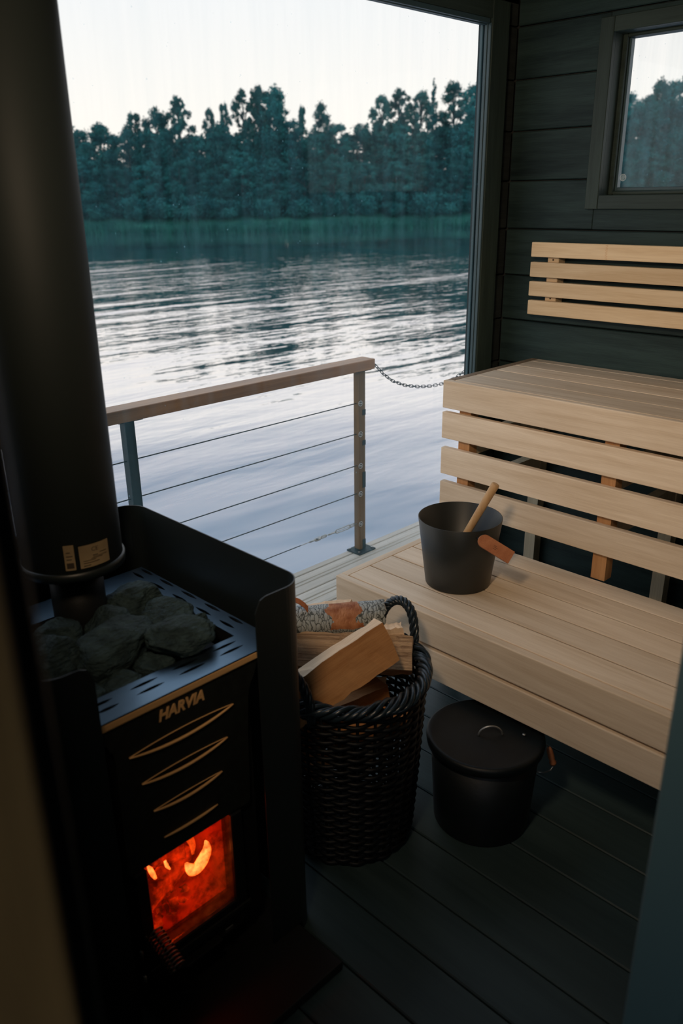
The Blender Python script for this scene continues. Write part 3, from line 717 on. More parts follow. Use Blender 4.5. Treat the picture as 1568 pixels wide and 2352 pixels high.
def proto(kind, seed):
    global RNG
    RNG = np.random.default_rng(seed); rr = random.Random(seed)
    blobs = []; br = []
    if kind == 'dense':      # unit height 1 -> real 8 m
        H = 8.0
        for i in range(70):
            a = rr.uniform(0, 6.28); q = rr.uniform(0, 1)**0.8; rad = 2.0*rr.uniform(0.0, 1.0)**0.5*math.sqrt(max(1-q**2.4, 0.03))
            s = rr.uniform(0.35, 0.95)*(1.15-0.6*q); blobs.append((rad*math.cos(a), rad*math.sin(a), 0.7+q*6.9, s, s, s*rr.uniform(0.6, 0.95)))
        nq, sz, m = 17000, 0.085, 'leaf'
        for i in range(6): a = rr.uniform(0, 6.28); br.append((2+i*0.7, 1.3*math.cos(a), 1.3*math.sin(a), 3+i*0.7))
    elif kind == 'feathery':
        H = 9.0
        for i in range(95):
            a = rr.uniform(0, 6.28); q = rr.uniform(0, 1)**0.9; rad = 1.75*rr.uniform(0.1, 1.0)**0.6*math.sqrt(max(1-q**2.0, 0.02))
            s = rr.uniform(0.12, 0.36); blobs.append((rad*math.cos(a), rad*math.sin(a), 3.0+q*5.7, s, s, s*rr.uniform(0.7, 1.2)))
            if i % 5 == 0: br.append((2.4+q*5.0, rad*math.cos(a), rad*math.sin(a), 3.0+q*5.7))
        nq, sz, m = 9000, 0.075, 'leaf_light'
    elif kind == 'spruce':
        H = 8.6
        for i in range(22):
            q = i/21; w = 1.5*(1-q)+0.12; a = i*2.4
            blobs.append((0.45*w*math.cos(a), 0.45*w*math.sin(a), 1.2+q*7.2, w*0.6, w*0.6, 0.36))
        nq, sz, m = 5200, 0.10, 'leaf'
    else:                    # bush
        H = 3.0
        for i in range(22):
            a = rr.uniform(0, 6.28); rad = rr.uniform(0, 1.5)
            blobs.append((rad*math.cos(a), rad*math.sin(a), rr.uniform(0.3, 1.9), rr.uniform(0.6, 1.0), rr.uniform(0.6, 1.0), rr.uniform(0.5, 0.9)))
        nq, sz, m = 5000, 0.11, 'leaf'
    cr = crown_mesh('crown', blobs, nq, sz, m)
    tk = trunk_mesh(H*0.88, 0.14 if kind != 'bush' else 0.06, br)
    zmax = max(b[2]+b[5] for b in blobs)
    root = bpy.data.objects.new({'dense': 'broadleaf_tree', 'feathery': 'birch_tree', 'spruce': 'spruce_tree', 'bush': 'bush'}[kind], None)
    c = bpy.data.objects.new('crown', cr); t = bpy.data.objects.new('trunk', tk)
    c.parent = root; t.parent = root
    return [root, c, t, zmax]
PROTO = {'dense': [proto('dense', s) for s in (11, 12, 13, 14)], 'feathery': [proto('feathery', s) for s in (21, 22, 23)],
         'spruce': [proto('spruce', 31)], 'bush': [proto('bush', s) for s in (41, 42)]}
rt = random.Random(5)
def plant(kind, az, dist, top60, label, cat, group=None, wide=1.0, i=None):
    """az: compass degrees from +y; top60: crown top above eye level as seen at 60 m"""
    L_ = PROTO[kind]; root, c, t, zm = L_[(i if i is not None else rt.randrange(len(L_))) % len(L_)]
    r_ = root.copy(); COL.objects.link(r_)
    for ch in (c, t):
        k = ch.copy(); COL.objects.link(k); k.parent = r_
    a = math.radians(az); gz = LZ+0.9
    r_.location = (dist*math.sin(a), dist*math.cos(a), gz)
    h = (EYE+top60*dist/60-gz)/zm
    r_.scale = (h*wide, h*wide, h); r_.rotation_euler = (0, 0, rt.uniform(0, 6.28))
    tag(r_, label, cat, group)
def d_at(az, extra):
    # waterline distance along this azimuth
    a = math.radians(az-45); dd = 58.0
    for _ in range(6): dd = (shore_d(dd*math.sin(a)))/math.cos(a)
    return dd+extra
# solid wood behind
G1 = 'dense dark trees of the far wood'
az = 20.0
while az < 74:
    if az < 30: top = 4.1
    elif 30.2 < az < 31.4: top = 2.9
    elif az < 60: top = 4.6+0.35*math.sin(az*1.7)
    else: top = 5.0+0.25*(az-62)
    plant('dense', az, d_at(az, 6.5+rt.uniform(-0.6, 1.2)), top+rt.uniform(-0.3, 0.2),
          'dense dark broadleaf tree in the unbroken middle of the far wood', 'tree', G1, rt.uniform(1.0, 1.25))
    az += 1.45
az = 19.5
while az < 75:
    plant('dense', az, d_at(az, 11.5+rt.uniform(-0.5, 0.5)), 4.05+(0 if not 30 < az < 31.6 else -1.2)+rt.uniform(-0.2, 0.25)+(0.9 if az > 60 else 0),
          'dark tree closing the gaps at the back of the far wood', 'tree', 'back row of the far wood', 1.45)
    az += 2.0
az = 20.6
while az < 73:
    plant('dense', az, d_at(az, 4.0+rt.uniform(-0.4, 0.6)), 2.3+rt.uniform(-0.5, 0.7),
          'lower leafy tree at the front edge of the far wood', 'tree', 'lower trees at the edge of the wood', rt.uniform(1.2, 1.6))
    az += 2.0
az = 21.0
while az < 72:
    plant('bush', az, d_at(az, 2.6+rt.uniform(-0.4, 0.4)), 0.05+rt.uniform(-0.35, 0.4),
          'rounded dark green bush on the far bank above the reeds', 'bush', 'bushes on the far bank', rt.uniform(1.0, 1.5))
    az += 2.1
for kind, az, top, lab, wide, i in (
    ('dense', 27.9, 4.65, 'rounded tree of the far wood just right of the flue pipe', 1.1, 0),
    ('spruce', 29.9, 4.3, 'small pointed treetop left of the notch in the far skyline', 0.7, 0),
    ('feathery', 32.1, 5.3, 'loose feathery treetop right of the bright notch in the skyline', 0.9, 1),
    ('dense', 33.4, 5.7, 'bushy treetop between two feathery ones, left part of the skyline', 0.75, 2),
    ('feathery', 34.8, 6.35, 'tall feathery tree, highest in the left part of the skyline', 0.9, 0),
    ('feathery', 36.7, 5.6, 'small feathery treetop just left of the skyline gap', 0.6, 2),
    ('feathery', 37.6, 5.9, 'thin feathery treetop left of the tall central clump', 0.55, 1),
    ('feathery', 38.9, 6.75, 'tall feathery tree on the left side of the central clump', 0.85, 0),
    ('feathery', 39.8, 6.95, 'slim feathery tree in the middle of the central clump', 0.7, 2),
    ('dense', 40.4, 6.7, 'full dense treetop crowning the central clump of the skyline', 0.8, 1),
    ('dense', 41.1, 7.0, 'broad dark tree, tallest on the right of the central clump', 0.75, 3),
    ('feathery', 42.6, 5.7, 'small light treetop standing in the gap right of the central clump', 0.5, 1),
    ('dense', 43.8, 5.95, 'round lone treetop over the dip in the middle right of the skyline', 0.55, 0),
    ('feathery', 47.6, 6.3, 'feathery tree at the left end of the high right-hand clump', 0.9, 2),
    ('feathery', 48.8, 6.7, 'wide feathery tree rising left in the right-hand clump', 1.0, 0),
    ('feathery', 50.1, 6.5, 'airy treetop with sky showing through in the right-hand clump', 0.9, 1),
    ('spruce', 50.9, 7.25, 'pointed dark treetop, peak of the right-hand clump', 0.8, 0),
    ('feathery', 52.2, 7.0, 'slender feathery tree near the right edge of the big window', 0.9, 2),
    ('dense', 53.4, 6.9, 'dense dark tree beside the right edge of the big window', 0.9, 1),
    ('dense', 54.8, 7.0, 'dense tree seen against the window post on the right', 0.9, 2),
    ('dense', 62.6, 6.0, 'low round treetop at the left edge of the small window', 0.9, 0),
    ('dense', 64.3, 6.75, 'rounded higher treetop in the middle of the small window', 0.7, 3),
    ('dense', 66.2, 7.2, 'tall dense tree at the right side of the small window', 1.1, 2)):
    plant(kind, az, d_at(az, 7.5), top, lab, 'tree', 'treetops standing out on the far skyline', wide, i)

# ================================================================== BENCHES
LBX, LBZ, BY = 1.657, -1.139+Z, 1.70
lb = empty('lower_bench', (1.93, 1.0, 0), 'wide pale wooden lower sauna bench with boarded front', 'bench')
jx = [1.686, 1.789, 1.900, 2.005, 2.110, 2.203]
for a_, b_ in zip(jx, jx[1:]):
    link('seat_board', bx(a_+0.0029, b_-0.0029, 0.345, 1.6705, LBZ-0.028, LBZ, 0.0018, 2), 'bench_y', lb)
for q in jx[1:-1]: link('joint_shade_strip', bx(q-0.0028, q+0.0028, 0.346, 1.669, LBZ-0.009, LBZ-0.0035), 'joint_y', lb)  # dark strips laid in the gaps to deepen the joint shade
link('front_board', bx(LBX, 1.6845, 0.345, BY, LBZ-0.1005, LBZ, 0.003, 2), 'bench_y', lb)
link('front_board', bx(LBX, 1.6845, 0.345, BY, LBZ-0.210, LBZ-0.1125, 0.003, 2), 'bench_y', lb)
link('front_batten', bx(1.6848, 1.7100, 0.345, 1.668, LBZ-0.205, LBZ-0.0285), 'bench_y', lb)
link('end_board', bx(1.6850, 2.203, 1.672, BY, LBZ-0.110, LBZ, 0.002, 2), 'bench_x', lb)
link('end_board', bx(1.6850, 2.203, 1.672, BY, LBZ-0.210, LBZ-0.1125, 0.002, 2), 'bench_x', lb)
for yy in (1.58, 1.02, 0.47):
    link('cross_rail', bx(1.711, 2.203, yy, yy+0.045, LBZ-0.11, LBZ-0.029), 'bench_x', lb)
link('rear_rail', bx(2.165, 2.203, 0.345, 1.575, LBZ-0.20, LBZ-0.112), 'bench_y', lb)
for yy in (1.58, 1.02, 0.47):
    link('leg', bx(2.12, 2.163, yy, yy+0.045, 0.0, LBZ-0.111), 'leg_z', lb)

UX, UZ = 2.183, -0.5855+Z
ub = empty('upper_bench', (2.45, 1.0, 0), 'high pale wooden upper sauna bench with slatted front against the dark wall', 'bench')
jx = [2.2085, 2.328, 2.450, 2.569, 2.676, 2.730]
for a_, b_ in zip(jx, jx[1:]):
    link('seat_board', bx(a_+0.0026, b_-0.0026, 0.345, 1.6705, UZ-0.028, UZ, 0.0018, 2), 'bench_y', ub)
for q in jx[1:-1]: link('joint_shade_strip', bx(q-0.0025, q+0.0025, 0.346, 1.669, UZ-0.009, UZ-0.0035), 'joint_y', ub)
for zt, zb in ((0, 0.0955), (0.1095, 0.203), (0.2365, 0.3335), (0.3615, 0.4575)):
    link('front_board', bx(UX, 2.207, 0.345, BY, UZ-zb, UZ-zt, 0.003, 2), 'bench_y', ub)
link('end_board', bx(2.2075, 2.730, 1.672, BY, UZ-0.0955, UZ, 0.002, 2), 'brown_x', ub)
for yy in (1.597, 1.055, 0.50):
    link('post', bx(2.2085, 2.252, yy, yy+0.047, LBZ+0.0, UZ-0.0285), 'leg_z', ub)
    link('rear_post', bx(2.684, 2.730, yy, yy+0.047, 0.0, UZ-0.0285), 'pale_z', ub)
    link('cross_rail', bx(2.253, 2.683, yy+0.005, yy+0.042, UZ-0.26, UZ-0.19), 'pale_z', ub)
    link('cross_rail', bx(2.253, 2.683, yy+0.005, yy+0.042, UZ-0.42, UZ-0.36), 'pale_z', ub)
    link('cross_rail', bx(2.253, 2.683, yy+0.005, yy+0.042, UZ-0.10, UZ-0.029), 'pale_z', ub)

br = empty('backrest', (2.68, 1.1, -0.28+Z), 'four-slat light wooden backrest fixed to the dark wall', 'backrest')
for zt, zb in ((-.158, -.209), (-.2265, -.2785), (-.294, -.346), (-.361, -.4125)):
    link('slat', bx(2.663, 2.685, 0.36, 1.694, zb+Z, zt+Z, 0.003, 2), 'slat_y', br)
zg = bmesh.new()
tube(zg, [(2.6629, 1.400+(0.004 if i % 2 else -0.004), -0.160-0.047*i/18+Z) for i in range(19)], 0.0006, 4, cap=False)
link('finger_joint', zg, 'leg_z', br)
for yy in (1.592, 1.0, 0.48):
    link('bracket', bx(2.6855, WX-0.0005, yy, yy+0.045, -0.395+Z, -0.175+Z, 0.002), 'slat_y', br)
    for zz in (-0.218, -0.353):
        s_ = bmesh.new(); tube(s_, [(2.6840, yy+0.022, zz+Z), (2.6868, yy+0.022, zz+Z)], 0.003, 10)
        link('screw', s_, 'ink', br)

# ================================================================== STOVE
SX0, SX1, SY0, SY1, ST = 0.552, 0.915, 1.180, 1.690, -0.88+Z
stove = empty('sauna_stove', (0.735, 1.43, 0.026), 'black wood-burning sauna stove with bronze-edged front and a lit glass door', 'stove')
hearth = link('hearth_plate', bx(0.38, 0.955, 0.975, 1.80, 0.0005, 0.026, 0.004, 2), 'black_metal')
tag(hearth, 'flat black hearth plate on the floor beneath the stove', 'hearth plate')
# body as an open box (so the firebox is hollow)
b = bmesh.new()
fx0, fx1, fz0, fz1 = 0.606, 0.817, -1.492+Z, -1.258+Z
YF = SY0+0.012
box(b, SX0+0.015, fx0-0.012, YF, SY1, 0.075, ST-0.03, 0.004)
box(b, fx1+0.012, SX1-0.015, YF, SY1, 0.075, ST-0.03, 0.004)
box(b, fx0-0.012, fx1+0.012, YF, SY1, 0.075, fz0-0.012, 0.002)
box(b, fx0-0.012, fx1+0.012, SY1-0.06, SY1, fz0-0.012, ST-0.16, 0.002)
box(b, fx0-0.012, fx1+0.012, YF+0.004, SY1-0.06, fz1+0.06, ST-0.16, 0.002)
link('body', b, 'black_metal', stove)
fb = bmesh.new()
y0f, y1f = YF+0.03, SY1-0.07
box(fb, fx0-0.0115, fx0-0.004, y0f, y1f, fz0-0.011, fz1+0.059)
box(fb, fx1+0.004, fx1+0.0115, y0f, y1f, fz0-0.011, fz1+0.059)
box(fb, fx0-0.004, fx1+0.004, y1f-0.012, y1f+0.009, fz0-0.011, fz1+0.059)
box(fb, fx0-0.004, fx1+0.004, y0f, y1f-0.012, fz0-0.0115, fz0-0.002)
link('firebox', fb, 'firebrick', stove)
for lx in (SX0+0.03, SX1-0.06):
    for ly in (YF+0.01, SY1-0.05):
        link('foot', bx(lx, lx+0.03, ly, ly+0.03, 0.0262, 0.0752), 'black_metal', stove)
# front panel with its S-shaped shoulders and louvres
Ptop, Pbot = ST-0.006, -1.250+Z
prof_pts = [(0.550, Ptop), (0.552, ST-0.030), (0.556, ST-0.052), (0.563, ST-0.064), (0.570, ST-0.078), (0.572, ST-0.10), (0.567, Pbot+0.006), (0.570, Pbot),
            (0.868, Pbot), (0.874, Pbot+0.008), (0.880, ST-0.18), (0.886, ST-0.10), (0.893, ST-0.075), (0.905, ST-0.055), (0.913, ST-0.030), (0.916, Ptop)]
sl = [(0.722, -0.980, 0.246, 0.0230), (0.7215, -1.052, 0.206, 0.0180), (0.7205, -1.128, 0.168, 0.0130)]
holes = [[(a_, b_+Z) for a_, b_ in lens(cx_, cz_, w_-0.01, h_, 0, 12, -0.004)] for cx_, cz_, w_, h_ in sl]
pn = plate_with_holes(prof_pts, holes, lambda u_, v_, w_: (u_, SY0+w_, v_), 0.004)
link('front_panel', pn, 'panel_metal', stove)
link('panel_backing', bx(0.575, 0.865, SY0+0.0045, SY0+0.0115, Pbot+0.01, ST-0.05), 'black_metal', stove)
for cx_, cz_, w_, h_ in sl+[(0.7195, -1.204, 0.134, 0.0)]:
    g = bmesh.new()
    lo_ = [(cx_-w_/2+w_*t, SY0-0.0022, cz_+Z-(h_/2+0.004)*(1-(2*t-1)**2)) for t in np.linspace(0, 1, 17)]
    tube(g, lo_, [0.0016+0.0016*(1-abs(2*t-1)**3) for t in np.linspace(0, 1, 17)], 6)
    if h_:
        hi_ = [(cx_-w_/2+w_*t, SY0-0.0008, cz_+Z+(h_/2-0.004)*(1-(2*t-1)**2)) for t in np.linspace(0, 1, 17)]
        tube(g, hi_, 0.0011, 6)
    link('louvre_rim', g, 'gold', stove, True)['label'] = 'bronze-coloured curved louvre edge'
t = text_mesh('HARVIA', 0.0345, 0.28, 0.0008, 0.0011)
xs = [q.co.x for q in t.verts]; ys = [q.co.y for q in t.verts]
sx_ = 0.107/(max(xs)-min(xs)); sy_ = 0.0250/(max(ys)-min(ys)); mx_ = (max(xs)+min(xs))/2; my_ = (max(ys)+min(ys))/2
for q in t.verts: q.co = Vector((0.7225+(q.co.x-mx_)*sx_, SY0-0.0012-q.co.z, ST-0.0435+(q.co.y-my_)*sy_))
link('lettering', t, 'gold', stove)['label'] = 'slanted bronze capitals on the stove front'
link('front_lip', bx(0.549, 0.918, SY0-0.004, SY0+0.003, ST-0.020, ST-0.0035, 0.0025, 2), 'gold', stove)['label'] = 'bronze front edge under the slotted top'
# slotted top plate
outer = [(0.549, SY0-0.004), (0.918, SY0-0.004), (0.971, 1.252), (0.971, 1.711), (0.499, 1.711), (0.499, 1.252)]
hs_ = [[(0.553, 1.258), (0.917, 1.258), (0.917, 1.622), (0.553, 1.622)]]
for a_, b_ in ((0.843, 0.908), (0.743, 0.810), (0.647, 0.712), (0.560, 0.612)):
    for yy in (1.2135, 1.2380): hs_.append(lens((a_+b_)/2, yy, b_-a_, 0.009))
for a_, b_ in ((1.283, 1.339), (1.367, 1.430), (1.458, 1.524), (1.552, 1.618), (1.645, 1.70)):
    for xx in (0.9625, 0.9375, 0.532, 0.508): hs_.append(lens(xx, (a_+b_)/2, b_-a_, 0.009, math.pi/2))
tp = plate_with_holes(outer, hs_, lambda u_, v_, w_: (u_, v_, ST-0.003+w_), 0.003)
link('top_plate', tp, 'plate_steel', stove)['label'] = 'slotted steel-blue top plate around the stones'
tr_ = bmesh.new()
for q in ((0.549, 0.553, 1.254, 1.626), (0.917, 0.921, 1.254, 1.626), (0.553, 0.917, 1.254, 1.258), (0.553, 0.917, 1.622, 1.626)):
    box(tr_, q[0], q[1], q[2], q[3], ST-0.125, ST-0.0035)
box(tr_, 0.549, 0.921, 1.254, 1.626, ST-0.129, ST-0.1252)
link('stone_tray', tr_, 'black_metal', stove)
sk = bmesh.new()
for q in ((0.549, 0.918, SY0+0.006, SY0+0.01), (0.966, 0.970, 1.252, 1.709), (0.500, 0.504, 1.252, 1.709), (0.50, 0.97, 1.705, 1.709)):
    box(sk, q[0], q[1], q[2], q[3], ST-0.022, ST-0.0035)
link('top_skirt', sk, 'black_metal', stove)
# door: frame, glass, ash drawer, spring handle, hinges
dr = empty('door', (fx0-0.02, YF, fz0), parent=stove)
df_ = bmesh.new(); yd0, yd1 = SY0-0.004, SY0+0.010
box(df_, fx0-0.030, fx0, yd0, yd1, fz0-0.045, fz1+0.004, 0.003)
box(df_, fx1, fx1+0.030, yd0, yd1, fz0-0.045, fz1+0.004, 0.003)
box(df_, fx0, fx1, yd0, yd1, fz0-0.045, fz0, 0.003)
link('door_frame', df_, 'black_metal', dr)
link('door_glass', bx(fx0+0.0002, fx1-0.0002, SY0+0.006, SY0+0.0098, fz0+0.0002, Pbot+0.006), 'stove_glass', dr)
link('door_bar', bx(fx0-0.025, fx1+0.035, yd0-0.006, yd0-0.0005, fz0-0.032, fz0-0.018, 0.002), 'panel_metal', dr)
for zz in (-1.45, -1.52):
    hg = bmesh.new(); tube(hg, [(fx0-0.040, yd0-0.006, zz+Z-0.012), (fx0-0.040, yd0-0.006, zz+Z+0.012)], 0.0045, 8)
    link('hinge', hg, 'spring', dr, True)
lt_ = bmesh.new(); box(lt_, fx1-0.045, fx1-0.022, yd0-0.010, yd0-0.0065, fz0-0.062, fz0-0.050, 0.002)
link('latch', lt_, 'spring', dr)
# spring handle: a coil pointing out of the door
A_ = Vector((0.600, 1.172, -1.412+Z)); B_ = Vector((0.598, 1.085, -1.442+Z))
ax_ = (B_-A_); ln_ = ax_.length; ax_.normalize(); uu, vv = frame_at(ax_)
sp_ = bmesh.new(); turns = 11; nn = turns*18
tube(sp_, [A_+ax_*(ln_*i/nn)+(uu*math.cos(2*math.pi*i/18)+vv*math.sin(2*math.pi*i/18))*0.0175 for i in range(nn+1)], 0.0021, 5)
link('handle', sp_, 'spring', dr, True)['label'] = 'coiled steel spring handle'
hr_ = bmesh.new(); tube(hr_, [A_-ax_*0.004, B_], 0.004, 8); link('handle_rod', hr_, 'black_metal', dr, True)
ad_ = bmesh.new(); box(ad_, fx0-0.02, fx1+0.02, SY0+0.0, YF-0.0005, 0.082, fz0-0.05, 0.003)
box(ad_, 0.66, 0.76, SY0-0.02, SY0+0.0, fz0-0.07, fz0-0.062, 0.002)
link('ash_drawer', ad_, 'black_metal', stove)

# fire: logs and flames inside
FY = YF+0.16
def rodlog(a, b, r, seed, mat, name, parent=None):
    rr = random.Random(seed); bm = bmesh.new()
    a, b = Vector(a), Vector(b); d = (b-a).normalized(); U, V = frame_at(d)
    K = 7; rad = [r*rr.uniform(0.75, 1.15) for _ in range(K)]; R_ = []
    for i in range(6):
        p = a.lerp(b, i/5); R_.append([bm.verts.new(p+(U*math.cos(2*math.pi*k/K)+V*math.sin(2*math.pi*k/K))*rad[k]*rr.uniform(0.88, 1.1)) for k in range(K)])
    for P_, Q_ in zip(R_, R_[1:]):
        for k in range(K): bm.faces.new((P_[k], P_[(k+1) % K], Q_[(k+1) % K], Q_[k]))
    bm.faces.new(R_[0][::-1]); bm.faces.new(R_[-1])
    return link(name, bm, mat, parent)
for i, (a_, b_, r_, lab) in enumerate((
    ((0.625, FY-0.07, fz0+0.03), (0.80, FY+0.00, fz0+0.035), 0.030, 'charred glowing log lying lowest across the firebox'),
    ((0.62, FY+0.06, fz0+0.05), (0.78, FY-0.03, fz0+0.075), 0.027, 'glowing log resting across the lower ones in the fire'),
    ((0.635, FY-0.03, fz0+0.17), (0.715, FY-0.01, fz0+0.08), 0.022, 'short burning log leaning down from the upper left of the fire'))):
    tag(rodlog(a_, b_, r_, i+3, 'ember', 'burning_log'), lab, 'log', 'burning logs in the stove')
ebm = bmesh.new(); rr = random.Random(3)
for i in range(60):
    cx_, cy_, s_ = rr.uniform(fx0+0.01, fx1-0.02), rr.uniform(YF+0.04, FY+0.12), rr.uniform(0.006, 0.013)
    m_ = Matrix.Translation((cx_, cy_, fz0+0.004+s_*0.6)) @ Matrix.Rotation(rr.uniform(0, 3), 4, 'Z') @ Matrix.Diagonal((s_, s_*0.8, s_*0.6, 1))
    r0_ = bmesh.ops.create_icosphere(ebm, subdivisions=1, radius=1, matrix=m_)
    for q in r0_['verts']: q.co += Vector((rr.gauss(0, 1), rr.gauss(0, 1), rr.gauss(0, 1)))*s_*0.35
tag(link('embers', ebm, 'ember'), 'bed of small red embers under the burning logs', 'embers', kind='stuff')
def flame(pts, rad, mat, lab):
    bm = bmesh.new(); P_ = [Vector(p) for p in pts]; n_ = len(P_); fp, fr_ = [], []
    rad = [q*1.45 for q in rad]
    for i in range((n_-1)*6+1):                # Catmull-Rom through the given points
        k = min(i//6, n_-2); t = i/6-k; a_, b_, c_, d2 = P_[max(k-1, 0)], P_[k], P_[k+1], P_[min(k+2, n_-1)]
        fp.append(0.5*((2*b_)+(c_-a_)*t+(2*a_-5*b_+4*c_-d2)*t*t+(3*b_-a_-3*c_+d2)*t**3)); fr_.append(rad[k]*(1-t)+rad[k+1]*t)
    tube(bm, fp, fr_, 14)
    kf = FYF/1.186          # seen through the glass, the flame stands deeper and lower in the firebox
    for q in bm.verts: q.co = Vector((q.co.x*kf, FYF+(q.co.y-FYF)*0.6, (q.co.z-Z)*kf+Z))
    return tag(link('flame', bm, mat, smooth=True), lab, 'flame', 'flames in the stove')
FYF = YF+0.075
flame([(0.700, FYF, -1.310+Z), (0.706, FYF, -1.326+Z), (0.715, FYF, -1.339+Z), (0.727, FYF, -1.341+Z), (0.740, FYF, -1.332+Z), (0.751, FYF, -1.317+Z), (0.755, FYF, -1.300+Z), (0.752, FYF, -1.284+Z)],
      [0.002, 0.007, 0.010, 0.011, 0.0115, 0.010, 0.006, 0.001], 'flame_core', 'bright yellow hook-shaped flame in the middle of the stove window')
flame([(0.722, FYF+0.01, -1.305+Z), (0.724, FYF+0.01, -1.285+Z), (0.720, FYF+0.01, -1.265+Z), (0.708, FYF+0.01, -1.245+Z), (0.700, FYF+0.01, -1.235+Z)],
      [0.002, 0.005, 0.006, 0.005, 0.002], 'flame_edge', 'thin orange flame curling up above the bright one')
flame([(0.627, FYF, -1.300+Z), (0.622, FYF, -1.285+Z), (0.617, FYF, -1.268+Z), (0.612, FYF, -1.255+Z)], [0.002, 0.004, 0.004, 0.001], 'flame_core', 'small bright flame at the upper left corner of the stove window')
flame([(0.662, FYF, -1.300+Z), (0.655, FYF, -1.285+Z), (0.652, FYF, -1.270+Z)], [0.001, 0.003, 0.002], 'flame_core', 'little flame between the corner one and the hooked one')
fl_ = bpy.data.lights.new('fire_light', 'POINT'); fl_.energy = 0.4; fl_.color = (1.0, 0.16, 0.02); fl_.shadow_soft_size = 0.03
flo = bpy.data.objects.new('fire_light', fl_); COL.objects.link(flo); flo.location = (0.72, FYF+0.03, -1.33+Z)

# chimney pipe
PX, PY, PR = 0.73, 1.575, 0.106
pipe = empty('flue_pipe', (PX, PY, ST), 'thick black flue pipe rising from the stove past the lake window', 'pipe')
b = bmesh.new(); lathe(b, PX, PY, [(0, -0.742+Z), (PR-0.002, -0.742+Z), (PR, -0.740+Z), (PR, CEIL-0.001), (0, CEIL-0.001)], 72)
link('pipe_shell', b, 'pipe_metal', pipe, True)
b = bmesh.new(); lathe(b, PX, PY, [(PR+0.0005, -0.744+Z), (PR+0.0045, -0.744+Z), (PR+0.005, -0.725+Z), (PR+0.0005, -0.724+Z)], 72)
link('collar', b, 'shield_metal', pipe, True)
b = bmesh.new(); lathe(b, PX, PY, [(0, ST-0.12), (0.058, ST-0.12), (0.058, -0.7425+Z), (0, -0.7425+Z)], 48)
link('inner_pipe', b, 'black_metal', pipe, True)
def pipe_patch(a0, a1, z0, z1, off, mat, name, parent):
    bm = bmesh.new(); n_ = 10; g = []
    for i in range(n_+1):
        a = a0+(a1-a0)*i/n_; g.append([bm.verts.new((PX+(PR+q)*math.sin(a), PY-(PR+q)*math.cos(a), z)) for q, z in ((off, z0), (off, z1), (off+0.0005, z1), (off+0.0005, z0))])
    for A, B in zip(g, g[1:]):
        for k in range(4): bm.faces.new((A[k], A[(k+1) % 4], B[(k+1) % 4], B[k]))
    bm.faces.new(g[0]); bm.faces.new(g[-1][::-1]); bmesh.ops.recalc_face_normals(bm, faces=bm.faces)
    return link(name, bm, mat, parent)
def ang(t_xy, zz):      # azimuth on the pipe (from -y towards +x) met by the sight line x/y = t_xy
    dx, dy = t_xy, 1.0; L_ = math.hypot(dx, dy); dx /= L_; dy /= L_
    bq = dx*PX+dy*PY; cq = PX*PX+PY*PY-PR*PR; s_ = bq-math.sqrt(max(bq*bq-cq, 0)); x_, y_ = dx*s_, dy*s_
    return math.atan2(x_-PX, PY-y_)
a1_, a2_ = ang(0.4503, 0), ang(0.4655, 0); a3_, a4_ = ang(0.4722, 0), ang(0.5170, 0)
s1 = pipe_patch(a1_, a2_, -0.716+Z, -0.660+Z, 0.0006, 'sticker', 'label_sticker', pipe)
s1['label'] = 'small upright pale sticker'
s2 = pipe_patch(a3_, a4_, -0.716+Z, -0.666+Z, 0.0006, 'sticker', 'label_sticker', pipe)
s2['label'] = 'wide pale rating label with a mark reading CE'
for (fa, fb_, za, zb) in ((0.1, 0.32, 0.08, 0.11), (0.1, 0.62, 0.20, 0.225), (0.1, 0.5, 0.30, 0.32), (0.36, 0.75, 0.36, 0.38), (0.42, 0.58, 0.48, 0.51), (0.66, 0.9, 0.55, 0.57), (0.42, 0.9, 0.42, 0.435)):
    pipe_patch(a3_+(a4_-a3_)*fa, a3_+(a4_-a3_)*fb_, -0.716+Z+0.05*za, -0.716+Z+0.05*zb, 0.00115, 'ink', 'print_line', s2)
for za, zb, fa, fb_ in ((0.08, 0.30, 0.15, 0.85), (0.42, 0.45, 0.2, 0.7), (0.55, 0.58, 0.2, 0.8), (0.7, 0.73, 0.2, 0.6)):
    pipe_patch(a1_+(a2_-a1_)*fa, a1_+(a2_-a1_)*fb_, -0.716+Z+0.056*za, -0.716+Z+0.056*zb, 0.00115, 'ink', 'print_line', s1)
ce = text_mesh('CE', 0.013, 0, 0.0002, 0)
am = a3_+(a4_-a3_)*0.50
for q in ce.verts:
    a = am+q.co.x/PR; rr_ = PR+0.0012+q.co.z*0.5; q.co = Vector((PX+rr_*math.sin(a), PY-rr_*math.cos(a), -0.716+Z+0.038+q.co.y))
link('ce_lettering', ce, 'ink', s2)

# heat shield round the stove: bent sheet, open at the front
def rounded_path(pts, r):
    out = [Vector(pts[0])]
    for p0, p1, p2 in zip(pts, pts[1:], pts[2:]):
        p0, p1, p2 = Vector(p0), Vector(p1), Vector(p2); a = (p0-p1).normalized(); b = (p2-p1).normalized()
        s, e_ = p1+a*r, p1+b*r; c = p1+(a+b)*r
        for i in range(11):
            t = i/10*math.pi/2; out.append(c-b*r*math.cos(t)-a*r*math.sin(t))
    out.append(Vector(pts[-1])); return out
path = rounded_path([(0.535, 1.140), (0.432, 1.140), (0.432, 1.780), (1.008, 1.780), (1.008, 1.122), (0.872, 1.122)], 0.055)
fine = [path[0]]
for p in path[1:]:
    d = (p-fine[-1]).length; k = max(1, int(d/0.012)) if (d > 0.03) else 1
    s0 = fine[-1].copy()
    for i in range(1, k+1): fine.append(s0.lerp(p, i/k))
cum = [0]
for a_, b_ in zip(fine, fine[1:]): cum.append(cum[-1]+(b_-a_).length)
T_ = cum[-1]; topz = -0.73+Z; bm = bmesh.new(); cols = []
